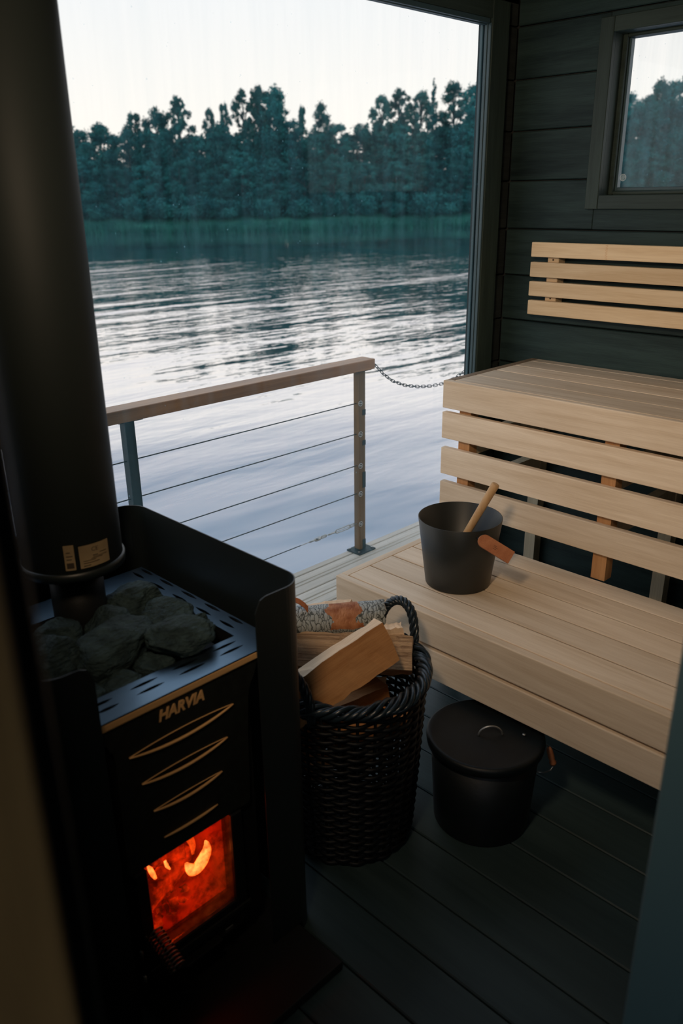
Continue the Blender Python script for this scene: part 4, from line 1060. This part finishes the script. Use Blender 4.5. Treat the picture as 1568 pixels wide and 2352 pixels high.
for i, p in enumerate(fine):
    e_ = min(cum[i], T_-cum[i]); rc = 0.03
    zt = topz-(rc-math.sqrt(max(rc*rc-(rc-e_)**2, 0)) if e_ < rc else 0)
    tn = (fine[min(i+1, len(fine)-1)]-fine[max(i-1, 0)]).normalized(); nrm = Vector((tn.y, -tn.x))
    q = p+nrm*0.0025
    zb_ = 0.028 if p.x < 0.965 else 0.001
    cols.append([bm.verts.new((p.x, p.y, zb_)), bm.verts.new((p.x, p.y, zt)), bm.verts.new((q.x, q.y, zt)), bm.verts.new((q.x, q.y, zb_))])
for A, B in zip(cols, cols[1:]):
    for k in range(4): bm.faces.new((A[k], A[(k+1) % 4], B[(k+1) % 4], B[k]))
bm.faces.new(cols[0]); bm.faces.new(cols[-1][::-1]); bmesh.ops.recalc_face_normals(bm, faces=bm.faces)
shield = empty('heat_shield', (0.72, 1.45, 0.0), 'tall black sheet-metal heat shield wrapped around the stove', 'heat shield')
link('sheet', bm, 'shield_metal', shield)
for px_, py_ in ((0.44, 1.2), (0.44, 1.7), (0.990, 1.7), (0.990, 1.2)):
    if px_ < 0.9: link('foot', bx(px_-0.006, px_+0.012, py_-0.02, py_+0.02, 0.0265 if px_ < 0.9 else 0.0005, 0.06), 'black_metal', shield)
r_ = bmesh.new(); tube(r_, [(0.60, 1.7775, -0.775+Z), (0.60, 1.774, -0.775+Z)], 0.004, 8); link('rivet', r_, 'zinc', shield)
r_ = bmesh.new(); tube(r_, [(0.985, 1.7775, -0.800+Z), (0.985, 1.7745, -0.800+Z)], 0.003, 8); link('rivet', r_, 'zinc', shield)

# stones
def stone(cx_, cy_, cz_, sx, sy, sz, seed, rot=0.0, lab='', tilt=0.0):
    rr = random.Random(seed); bm = bmesh.new()
    bmesh.ops.create_icosphere(bm, subdivisions=5, radius=1.0)
    planes = []
    for k in range(13):
        d = Vector((rr.gauss(0, 1), rr.gauss(0, 1), rr.gauss(0, 1))).normalized(); planes.append((d, rr.uniform(0.62, 0.88)))
    off = Vector((seed*3.1, seed*1.7, 0))
    for q in bm.verts:
        p = q.co.copy()
        for d, h in planes:
            t = p.dot(d)
            if t > h: p -= d*(t-h)*0.93
        nr = p.normalized()
        p += nr*(0.09*noise.fractal(p*2.2+off, 1.0, 2.0, 5)) + nr*0.02*noise.noise(Vector((p.x*6, p.y*6, p.z*22))+off)
        q.co = p
    mt = Matrix.Rotation(rot, 4, 'Z') @ Matrix.Rotation(tilt, 4, 'X') @ Matrix.Diagonal((sx, sy, sz, 1))
    bm.transform(mt); bm.transform(Matrix.Translation((cx_, cy_, cz_)))
    o = link('sauna_stone', bm, 'rock', smooth=True)
    tag(o, lab, 'stone', 'sauna stones heaped on the stove'); return o
zs = ST
for a in (
    (0.705, 1.385, zs+0.010, .110, .085, .062, 1, 0.5, 'largest grey sauna stone in the middle of the heap', 0.15),
    (0.812, 1.300, zs+0.026, .085, .060, .040, 2, -0.35, 'broad flat-topped stone at the front right of the heap', 0.1),
    (0.838, 1.535, zs+0.010, .068, .075, .048, 3, 0.2, 'pale rough stone at the back beside the flue pipe', -0.1),
    (0.868, 1.420, zs+0.006, .055, .072, .034, 4, 0.35, 'long dark stone against the right rim of the tray', 0.2),
    (0.742, 1.300, zs-0.020, .055, .045, .040, 5, 0.9, 'small dark stone wedged below the broad front stone', 0.0),
    (0.655, 1.288, zs-0.024, .070, .040, .034, 6, -0.2, 'low stone by the front rim of the tray', 0.25),
    (0.578, 1.400, zs+0.020, .062, .055, .060, 7, 0.1, 'blocky upright stone at the far left of the heap', 0.0),
    (0.640, 1.520, zs+0.002, .070, .060, .050, 8, 0.7, 'dark stone in shadow under the flue pipe', 0.0),
    (0.590, 1.300, zs-0.020, .040, .045, .040, 9, 0.2, 'small pointed stone at the front left corner of the tray', 0.5),
    (0.745, 1.480, zs+0.000, .060, .055, .050, 10, 1.2, 'stone tucked between the largest one and the pipe', 0.0),
    (0.900, 1.365, zs-0.004, .030, .026, .026, 11, 0.2, 'tiny stone lying on the right rim by the slots', 0.0),
    (0.800, 1.400, zs-0.045, .070, .070, .050, 12, 0.4, 'buried stone between the central and right-hand stones', 0.0)):
    stone(*a[:8], lab=a[8], tilt=a[9])

# ================================================================== LOG BASKET
BX, BYc = 1.305, 1.300
bas = empty('log_basket', (BX, BYc, 0.0), 'tall round black wicker log basket between stove and bench', 'basket')
RZ = -1.150+Z
def brad(z): t = z/RZ; return 0.168+0.034*t**0.8
NS = 28
for k in range(NS):
    a = 2*math.pi*k/NS; g = bmesh.new()
    tube(g, [(BX+(brad(z))*math.cos(a), BYc+(brad(z))*math.sin(a), z) for z in np.linspace(0.012, RZ-0.01, 9)], 0.0042, 6)
    link('stake', g, 'wicker', bas, True)
nrow = 38
for j in range(nrow):
    z = 0.012+(RZ-0.045)*j/(nrow-1); g = bmesh.new(); pts = []
    for i in range(NS*4):
        a = 2*math.pi*i/(NS*4); w_ = 0.0058*math.cos(a*NS/2+math.pi*(j % 2))
        pts.append((BX+(brad(z)+w_)*math.cos(a), BYc+(brad(z)+w_)*math.sin(a), z+0.0012*math.sin(a*5+j)))
    tube(g, pts, 0.0054, 6, closed=True)
    link('weaver', g, 'wicker', bas, True)
b = bmesh.new(); lathe(b, BX, BYc, [(0, 0.004), (0.165, 0.004), (0.165, 0.010), (0, 0.010)], 40); link('base', b, 'wicker', bas)
for s_ in range(6):
    g = bmesh.new(); pts = []
    for i in range(180):
        a = 2*math.pi*i/180; ph = a*8.5+s_*math.pi/3 if s_ < 6 else 0
        ph = a*9+s_*math.pi/3
        rr_ = 0.204+0.016*math.cos(ph)+0.003*math.sin(a*4+s_); zz = RZ-0.004+0.013*math.sin(ph)+0.004*math.sin(a*3+s_*2)
        pts.append((BX+rr_*math.cos(a), BYc+rr_*math.sin(a), zz))
    tube(g, pts, 0.0062, 7, closed=True); link('rim_strand', g, 'wicker_rim', bas, True)
def rope_handle(adeg, parent, half=0.30, height=0.105):
    a0 = math.radians(adeg); c_ = []
    for i in range(61):
        t = i/60; th = math.pi*t
        aa = a0+half*math.cos(th)*1.0; rr_ = 0.212+0.015*math.sin(th)
        c_.append(Vector((BX+rr_*math.cos(aa), BYc+rr_*math.sin(aa), RZ-0.035+(height+0.035)*math.sin(th)**0.75)))
    h = empty('handle', c_[30], parent=parent)
    for s_ in range(4):
        g = bmesh.new(); pts = []
        for i, p in enumerate(c_):
            tn = (c_[min(i+1, 60)]-c_[max(i-1, 0)]).normalized()
            U = Vector((math.cos(a0), math.sin(a0), 0)); U = (U-tn*U.dot(tn)).normalized(); V = tn.cross(U)
            ph = i*0.42+s_*math.pi/2; pts.append(p+(U*math.cos(ph)+V*math.sin(ph))*0.0078)
        tube(g, pts, 0.0062, 7); link('handle_strand', g, 'wicker_rim', h, True)
rope_handle(3, bas); rope_handle(183, bas)

# logs
def axes(d, upv=(0, 0, 1), roll_=0.0):
    X_ = Vector(d).normalized(); Y_ = Vector(upv).cross(X_).normalized(); Z_ = X_.cross(Y_)
    Mx = Matrix((X_, Y_, Z_)).transposed(); return Mx @ Matrix.Rotation(roll_, 3, 'X')
def log_prism(name, a, b, section, mats, roll_=0.0, seed=1, rough=0.002, matfn=None, lab='', upv=(0, 0, 1), grp='firewood in the wicker basket'):
    """section: list of (y, z) around the long axis; object's local x runs along the log"""
    a, b = Vector(a), Vector(b); c = (a+b)/2; Ln = (b-a).length; R_ = axes(b-a, upv, roll_); rr = random.Random(seed)
    bm = bmesh.new(); n_ = 14; K = len(section); ring = []
    for i in range(n_+1):
        t = -Ln/2+Ln*i/n_
        ring.append([bm.verts.new((t, y+rough*rr.gauss(0, 1), z+rough*rr.gauss(0, 1))) for y, z in section])
    for i in range(n_):
        for k in range(K):
            f = bm.faces.new((ring[i][k], ring[i][(k+1) % K], ring[i+1][(k+1) % K], ring[i+1][k]))
            if matfn: f.material_index = matfn(k)
    f = bm.faces.new(ring[0][::-1]); f.material_index = len(mats)-1
    f = bm.faces.new(ring[-1]); f.material_index = len(mats)-1
    bmesh.ops.recalc_face_normals(bm, faces=bm.faces)
    bm.transform(R_.to_4x4()); bm.transform(Matrix.Translation(c))
    o = link(name, bm, mats, origin=c, rot=R_)
    tag(o, lab, 'log', grp); return o
def rect(w, h, ch=0.0):
    return [(-w/2, -h/2), (w/2, -h/2), (w/2, h/2), (-w/2, h/2)]
def circ(r, n_=20, flat=None):
    return [(r*math.cos(2*math.pi*k/n_), r*math.sin(2*math.pi*k/n_)) for k in range(n_)]
def billet(C1, d, W, T, L_, mats, matfn, lab, seed, rough=0.0012, cut=None):
    """a split log given by one end corner, its long direction and its two side vectors"""
    C1, d, W, T = Vector(C1), Vector(d).normalized(), Vector(W), Vector(T)
    c = C1+W/2+T/2+d*L_/2
    Y_ = W-d*W.dot(d); w = Y_.length; Y_.normalize(); Z_ = d.cross(Y_)
    tz = T.dot(Z_); h = abs(tz)
    if tz < 0: Y_ = -Y_; Z_ = -Z_
    R_ = Matrix((d, Y_, Z_)).transposed(); rr = random.Random(seed)
    sec = rect(w, h); bm = bmesh.new(); n_ = 12; ring = []
    sec = [sec[0], (0, -h/2), sec[1], (w/2, 0), sec[2], (0, h/2), sec[3], (-w/2, 0)] if not cut else cut
    K = len(sec)
    for i in range(n_+1):
        t = -L_/2+L_*i/n_
        ring.append([bm.verts.new((t+(0.003*rr.gauss(0, 1) if i in (0, n_) else 0), y+rough*rr.gauss(0, 1), z+rough*rr.gauss(0, 1))) for y, z in sec])
    for i in range(n_):
        for k in range(K):
            f = bm.faces.new((ring[i][k], ring[i][(k+1) % K], ring[i+1][(k+1) % K], ring[i+1][k])); f.material_index = 0
    for r_, fl2 in ((ring[0][::-1], 0), (ring[-1], 0)):
        f = bm.faces.new(r_); f.material_index = min(1, len(mats)-1)
    bmesh.ops.recalc_face_normals(bm, faces=bm.faces); bm.normal_update()
    if matfn:
        for f in bm.faces:
            q = matfn(R_ @ f.normal)
            if q is not None: f.material_index = q
    bm.transform(R_.to_4x4()); bm.transform(Matrix.Translation(c))
    o = link('firewood_log', bm, mats, origin=c, rot=R_)
    return tag(o, lab, 'log', 'firewood in the wicker basket')
V3 = lambda x, y, z: Vector((x, y, z+Z))
# the big billet lying over the rim
d_ = Vector((-.8858, .2782, -.3715)); W_ = Vector((.0257, -.0489, -.0978))*0.97; T_ = Vector((.029, .0616, -.0232))*0.85
billet(V3(1.3822*.97, 1.2502*.97, -1.03*.97), d_, W_, T_, 0.31, ['log_x', 'log_face'], lambda n: 1 if n.dot(W_.normalized()) < -0.75 else 0, 'large square-split log slanting across the top of the basket', 2)
# sawn board-like log behind it
a_ = V3(1.2746, 1.4598, -1.100); b_ = V3(1.4731, 1.2195, -1.100)
dd_ = (b_-a_)
billet(a_, dd_, Vector((-.045, -.037, -.066))*1.06, Vector((.05, .045, -.045)), dd_.length, ['log_rough', 'log_face'], None, 'rough-sawn split log lying level behind the slanting one', 5, 0.0016)
# birch log
a_ = V3(1.225, 1.560, -1.098); b_ = V3(1.4892, 1.3378, -1.088); dd_ = b_-a_
cs = [(0.047*math.cos(2*math.pi*k/22), 0.047*math.sin(2*math.pi*k/22)) for k in range(22)]
billet(a_-Vector((.03, .03, .03)), dd_, Vector((.06, .06, 0)), Vector((0, 0, .06)), dd_.length, ['birch', 'log_face'], None, 'round birch log with white bark and a torn reddish patch', 7, 0.0012, cs).data.shade_smooth()
# smaller pieces
billet(V3(1.262, 1.480, -1.120), Vector((-.6, .55, -.5)), Vector((.018, -.018, -.002)), Vector((-.02, -.018, -.060)), 0.12, ['log_face', 'log_x'], None, 'small split piece end-on at the left by the heat shield', 9)
billet(V3(1.400, 1.300, -1.082), Vector((.75, -.62, .05)), Vector((.02, .022, 0)), Vector((0, 0, -.05)), 0.085, ['log_face', 'log_face'], None, 'pale wood end showing at the right behind the sawn log', 11)
billet(V3(1.345, 1.500, -1.075), Vector((.55, -.60, .12)), Vector((.03, .03, 0)), Vector((0, 0, -.04)), 0.13, ['log_face', 'log_face'], None, 'pale pointed wood tip peeking over the birch log', 12)
billet(V3(1.18, 1.30, -1.235), Vector((.80, -.20, .05)), Vector((.02, .07, 0)), Vector((0, -.02, -.07)), 0.22, ['log_x', 'log_face'], None, 'dark log low in the basket under the slanting one', 13)
billet(V3(1.30, 1.14, -1.20), Vector((-.1, .25, -.9)), Vector((.022, .006, 0)), Vector((-.006, .016, 0)), 0.22, ['log_face', 'log_face'], None, 'thin upright stick inside the front of the basket', 14)
for i, (x_, y_, z_, an_, lab) in enumerate(((1.19, 1.36, 0.32, 0.3, 'log hidden deep at the left of the basket'), (1.30, 1.22, 0.31, -0.5, 'log hidden deep at the front of the basket'), (1.24, 1.34, 0.23, 1.2, 'log lying lowest across the basket'), (1.33, 1.36, 0.34, -0.9, 'log supporting the birch log from below'))):
    dv = Vector((math.cos(an_), math.sin(an_), 0.08))
    billet(Vector((x_, y_, z_))-dv*0.09, dv, Vector((-math.sin(an_), math.cos(an_), 0))*0.06, Vector((0, 0, .06)), 0.22, ['log_x', 'log_face'], None, lab, 20+i)
bk_ = bmesh.new()   # curl of torn bark on the birch log
pts = [V3(1.318, 1.462, -1.045), V3(1.312, 1.468, -1.032), V3(1.302, 1.478, -1.020), V3(1.292, 1.486, -1.014)]
for p, q in zip(pts, pts[1:]):
    nrm = Vector((0.5, 0.5, 0.3)).normalized()*0.010
    vs_ = [bk_.verts.new(p-nrm), bk_.verts.new(p+nrm), bk_.verts.new(q+nrm*0.8), bk_.verts.new(q-nrm*0.8)]
    bk_.faces.new(vs_)
bmesh.ops.remove_doubles(bk_, verts=bk_.verts, dist=0.0025)
bmesh.ops.solidify(bk_, geom=list(bk_.faces), thickness=0.002)
MAT['bark_curl'] = plain('orange_bark', (0.45, 0.14, 0.04), 0.7, 0, 0.001, 80)
tag(link('bark_curl', bk_, 'bark_curl'), 'small curl of orange bark sticking up from the birch log', 'bark')

# ================================================================== ASH BUCKET
AX, AY = 1.590, 1.050
ab = empty('ash_bucket', (AX, AY, 0), 'black lidded metal ash bucket on the floor under the bench edge', 'bucket')
LZ2 = 0.282
b = bmesh.new(); lathe(b, AX, AY, [(0, 0.004), (0.128, 0.004), (0.131, 0.0), (0.134, 0.006), (0.150, LZ2-0.012), (0.147, LZ2-0.012), (0.131, 0.010), (0, 0.010)], 64)
link('bucket_body', b, 'ash', ab, True)
b = bmesh.new(); lathe(b, AX, AY, [(0.1515, LZ2-0.030), (0.1600, LZ2-0.028), (0.1625, LZ2-0.012), (0.1610, LZ2-0.004), (0.154, LZ2), (0.146, LZ2-0.003), (0.05, LZ2+0.002), (0, LZ2+0.003)], 72)
link('lid', b, 'ash', ab, True)
g = bmesh.new(); hc = Vector((AX-0.005, AY-0.02, LZ2+0.001)); hd = Vector((0.72, -0.69, 0))
tube(g, [hc+hd*0.033*math.cos(t)+Vector((0, 0, 0.030*math.sin(t))) for t in np.linspace(0, math.pi, 21)], 0.0028, 7)
link('lid_handle', g, 'zinc', ab, True)
g = bmesh.new(); tube(g, [(AX+0.06, AY-0.085, LZ2+0.001), (AX+0.06, AY-0.085, LZ2+0.005)], 0.005, 8); link('rivet', g, 'zinc', ab, True)
# bail hanging down on the right with its turned grip
P0 = Vector((1.705, 0.935, 0.235))
g = bmesh.new(); tube(g, [P0+Vector(q) for q in ((-.010, 0.005, 0.006), (.006, -.006, 0.002), (.016, -.014, -.012), (.024, -.020, -.035), (.024, -.024, -.070), (.014, -.022, -.080), (-.004, -.012, -.084), (-.020, 0.0, -.078))], 0.0022, 7)
link('bail', g, 'zinc', ab, True)
g = bmesh.new(); A_, B_ = P0+Vector((.012, -.010, -.006)), P0+Vector((.026, -.022, -.066)); prr = [.004, .0075, .009, .0085, .0095, .009, .0075, .0105, .0085]
tube(g, [A_.lerp(B_, i/8) for i in range(9)], prr, 14); link('grip', g, 'copper_wood', ab, True)['label'] = 'turned reddish wooden grip'

# ================================================================== SAUNA BUCKET AND LADLE
QX, QY = 1.894, 1.391; q0, q1 = LBZ, -0.918+Z
sb = empty('sauna_bucket', (QX, QY, q0), 'dark grey sauna bucket standing on the lower bench', 'bucket')
b = bmesh.new(); lathe(b, QX, QY, [(0, q0+0.0005), (0.097, q0+0.0005), (0.1015, q0+0.004), (0.1290, q1-0.001), (0.1282, q1), (0.1262, q1-0.001), (0.0995, q0+0.012), (0.094, q0+0.008), (0, q0+0.008)], 96)
link('bucket_body', b, 'pail', sb, True)
tA, tB = Vector((1.812, 1.256, -0.930+Z)), Vector((1.856, 1.184, -0.978+Z))
dirn = (tB-tA).normalized(); cen = (tA+tB)/2; 
nrm = Vector((-.62, -.60, .45)); nrm = (nrm-dirn*nrm.dot(dirn)).normalized(); sd = nrm.cross(dirn)
L2, w2_, th = (tB-tA).length/2+0.006, 0.0195, 0.012
ol = [(L2, -w2_), (L2, w2_)]+[(-L2+w2_-w2_*math.sin(t), w2_*math.cos(t)) for t in np.linspace(0, math.pi, 13)]
g = plate_with_holes(ol, [], lambda u_, v_, w_: cen+dirn*u_+sd*v_+nrm*w_, th)
link('handle_grip', g, 'copper_wood', sb)['label'] = 'reddish flat wooden handle grip with a rounded end'
g = bmesh.new(); tube(g, [tA+nrm*(-0.004), Vector((1.832, 1.284, -0.940+Z)), Vector((1.842, 1.294, -0.938+Z))], 0.003, 6); link('handle_wire', g, 'black_metal', sb, True)
mk = bmesh.new()
for dx_, dl in ((-0.008, 0.010), (0.0, 0.013), (0.007, 0.008)):
    tube(mk, [cen+dirn*(-0.006)+sd*dx_*0.6+nrm*(th+0.0002), cen+dirn*(-0.006+dl)+sd*dx_*0.6+nrm*(th+0.0002)], 0.0006, 4)
link('burned_mark', mk, 'ink', sb)
ladle = empty('ladle', (1.88, 1.38, q0+0.05), 'round wooden ladle handle leaning out of the sauna bucket', 'ladle')
T0, B0 = Vector((1.932, 1.296, -0.803+Z)), Vector((1.872, 1.400, -1.055+Z))
g = bmesh.new(); n_ = 12; ps = [T0.lerp(B0, i/n_) for i in range(n_+1)]; ax_ = (T0-B0).normalized()
ps = [T0+ax_*0.004, T0+ax_*0.0025, T0]+ps[1:]; rr_ = [0.007, 0.0110, 0.0128]+[0.0128-0.002*i/n_ for i in range(1, n_+1)]
tube(g, ps, rr_, 24); link('shaft', g, 'ply_y', ladle, True)
b = bmesh.new(); lathe(b, 1.872, 1.405, [(0, q0+0.012), (0.035, q0+0.013), (0.046, q0+0.055), (0.044, q0+0.055), (0.034, q0+0.017), (0, q0+0.016)], 32)
link('scoop', b, 'pail', ladle, True)

# ================================================================== DECK RAIL
rail = empty('deck_railing', (2.2, 2.60, 0), 'wooden-topped deck railing with thin steel cables by the water', 'railing')
rb = bx(-0.9, 2.768, 2.556, 2.640, -0.7460+Z, -0.6980+Z, 0.004, 2); link('handrail', rb, 'rail_x', rail)['label'] = 'brown wooden handrail'
def post(x0, mat, lab):
    link('post', bx(x0, x0+0.040, 2.583, 2.623, 0.0085, -0.7525+Z, 0.003, 2), mat, rail)['label'] = lab
    link('cap_plate', bx(x0-0.03, x0+0.07, 2.573, 2.633, -0.7520+Z, -0.7465+Z), 'post_dark', rail)
    link('base_plate', bx(x0-0.038, x0+0.078, 2.548, 2.640, 0.0005, 0.008, 0.001), 'post_dark', rail)
    for ax2, ay2 in ((-0.025, 2.565), (0.065, 2.565), (0.065, 2.63), (-0.025, 2.63)):
        g = bmesh.new(); tube(g, [(x0+ax2, ay2, 0.0085), (x0+ax2, ay2, 0.014)], 0.0055, 6); link('bolt', g, 'zinc', rail)
post(2.690, 'post_brown', 'brown post at the free end')
post(1.462, 'post_dark', 'dark blue-grey post near the stove pipe')
post(0.20, 'post_dark', 'dark blue-grey post hidden behind the pipe')
for zt, zb in ((-0.935, -0.962), (-1.085, -1.110), (-1.245, -1.325), (-1.600, -1.650)):
    link('dark_patch', bx(2.7085, 2.7302, 2.5815, 2.5829, zb+Z, zt+Z), 'post_dark', rail)['label'] = 'dark patch on the brown post'
cz_ = [-.904, -1.053, -1.211, -1.355, -1.513]
for k, zz in enumerate(cz_):
    g = bmesh.new(); xe = 2.688
    if k < 4:
        tube(g, [(-0.9, 2.603, zz+Z), (0.2, 2.603, zz+Z), (xe, 2.603, zz+Z)], 0.0024, 6)
    else:
        tube(g, [(-0.9, 2.603, zz+Z), (2.31, 2.603, zz+Z)], 0.0022, 6)
    link('cable', g, 'cable', rail)
    g = bmesh.new(); c_ = Vector((2.694, 2.581, zz+Z+0.002))
    tube(g, [c_+Vector((0.012*math.cos(t), 0, 0.012*math.sin(t))) for t in np.linspace(0, 2*math.pi, 17)[:-1]], 0.0022, 5, closed=True)
    tube(g, [c_+Vector((0, -0.004, 0)), c_+Vector((0, 0.003, 0))], 0.005, 8)
    link('eye_bolt', g, 'zinc', rail, True)
# tension fitting on the lowest cable
def ring_link(c, dirv, nrm_, a, b_, r, mat, name, parent):
    g = bmesh.new(); dirv = Vector(dirv).normalized(); n2 = Vector(nrm_); n2 = (n2-dirv*n2.dot(dirv)).normalized(); pts = []
    st = a-b_
    for i in range(20):
        t = 2*math.pi*i/20; ex = math.cos(t); pts.append(Vector(c)+dirv*(math.copysign(st, ex) if abs(ex) > 0.05 else 0)+dirv*b_*ex+n2*b_*math.sin(t))
    tube(g, pts, r, 6, closed=True); return link(name, g, mat, parent, True)
zz = -1.513+Z
for x_, a_, b2 in ((2.655, 0.016, 0.007), (2.59, 0.05, 0.009), (2.46, 0.018, 0.006)):
    ring_link((x_, 2.603, zz), (1, 0, 0), (0, 0, 1), a_, b2, 0.0028, 'zinc', 'turnbuckle', rail)
for x_, l_ in ((2.515, 0.028), (2.42, 0.022), (2.385, 0.02)):
    g = bmesh.new(); tube(g, [(x_-l_, 2.603, zz), (x_-l_*0.6, 2.603, zz), (x_+l_*0.6, 2.603, zz), (x_+l_, 2.603, zz)], [0.003, 0.010 if x_ == 2.42 else 0.005, 0.010 if x_ == 2.42 else 0.005, 0.003], 8)
    link('cable_clamp', g, 'zinc', rail, True)
g = bmesh.new(); tube(g, [(2.30, 2.603, zz), (2.69, 2.603, zz)], 0.0022, 6); link('cable_tail', g, 'zinc', rail)
# chain closing the gap
chain = empty('chain', (3.1, 2.60, -0.85+Z), 'small-link metal chain sagging from the handrail end across the gap', 'chain')
x_ = 2.775; zf = lambda q: (-0.912+0.60*(q-3.27)**2)
cat = [Vector((2.770, 2.60, -0.722+Z))]
pts_ = [(2.770, -.722), (2.817, -.742), (2.87, -.790), (2.936, -.835), (3.03, -.873), (3.135, -.897), (3.24, -.911), (3.33, -.914), (3.43, -.902), (3.54, -.872), (3.66, -.820), (3.80, -.735)]
fx = lambda q: float(np.interp(q, [p[0] for p in pts_], [p[1] for p in pts_]))
cur = Vector((2.770, 2.60, fx(2.770)+Z)); k = 0; step = 0.0245
while cur.x < 3.79:
    q = cur.x; nx = q+step
    for _ in range(8):
        dz = fx(nx)-fx(q); nx = q+step/math.sqrt(1+(dz/max(nx-q, 1e-6))**2)
    nxt = Vector((nx, 2.60, fx(nx)+Z)); c_ = (cur+nxt)/2; d2 = nxt-cur
    ring_link(c_, d2, (0.15, 0.35, 1) if k % 2 == 0 else (0.1, 1, -0.3), 0.0165, 0.0068, 0.0019, 'cable', 'chain_link', chain)
    cur = nxt; k += 1
link('fence_post', bx(3.80, 3.84, 2.583, 2.623, 0.0005, -0.72+Z, 0.003), 'post_dark', None)
o = bpy.data.objects['fence_post']; tag(o, 'dark deck post holding the far end of the chain', 'post')

# added, unseen lamp body around the fill light, left wall inside the doorway
lamp = empty('fill_lamp', (0.121, 0.62, 2.06), 'small dark shaded fill lamp, added unseen on the left wall inside the doorway', 'lamp')
link('back_plate', bx(0.1205, 0.135, 0.54, 0.70, 1.98, 2.14, 0.004, 2), 'black_metal', lamp)
g = bmesh.new(); tube(g, [(0.134, 0.62, 2.06), (0.235, 0.62, 2.06)], 0.010, 10); link('arm', g, 'black_metal', lamp, True)
dv = (Vector((2.7, 1.40, 1.42))-Vector((0.24, 0.62, 2.02))).normalized(); c0 = Vector((0.24, 0.62, 2.02))
g = bmesh.new(); tube(g, [c0-dv*0.055, c0-dv*0.045, c0-dv*0.006, c0+dv*0.004], [0.03, 0.06, 0.108, 0.112], 32, cap=False); link('shade', g, 'black_metal', lamp, True)
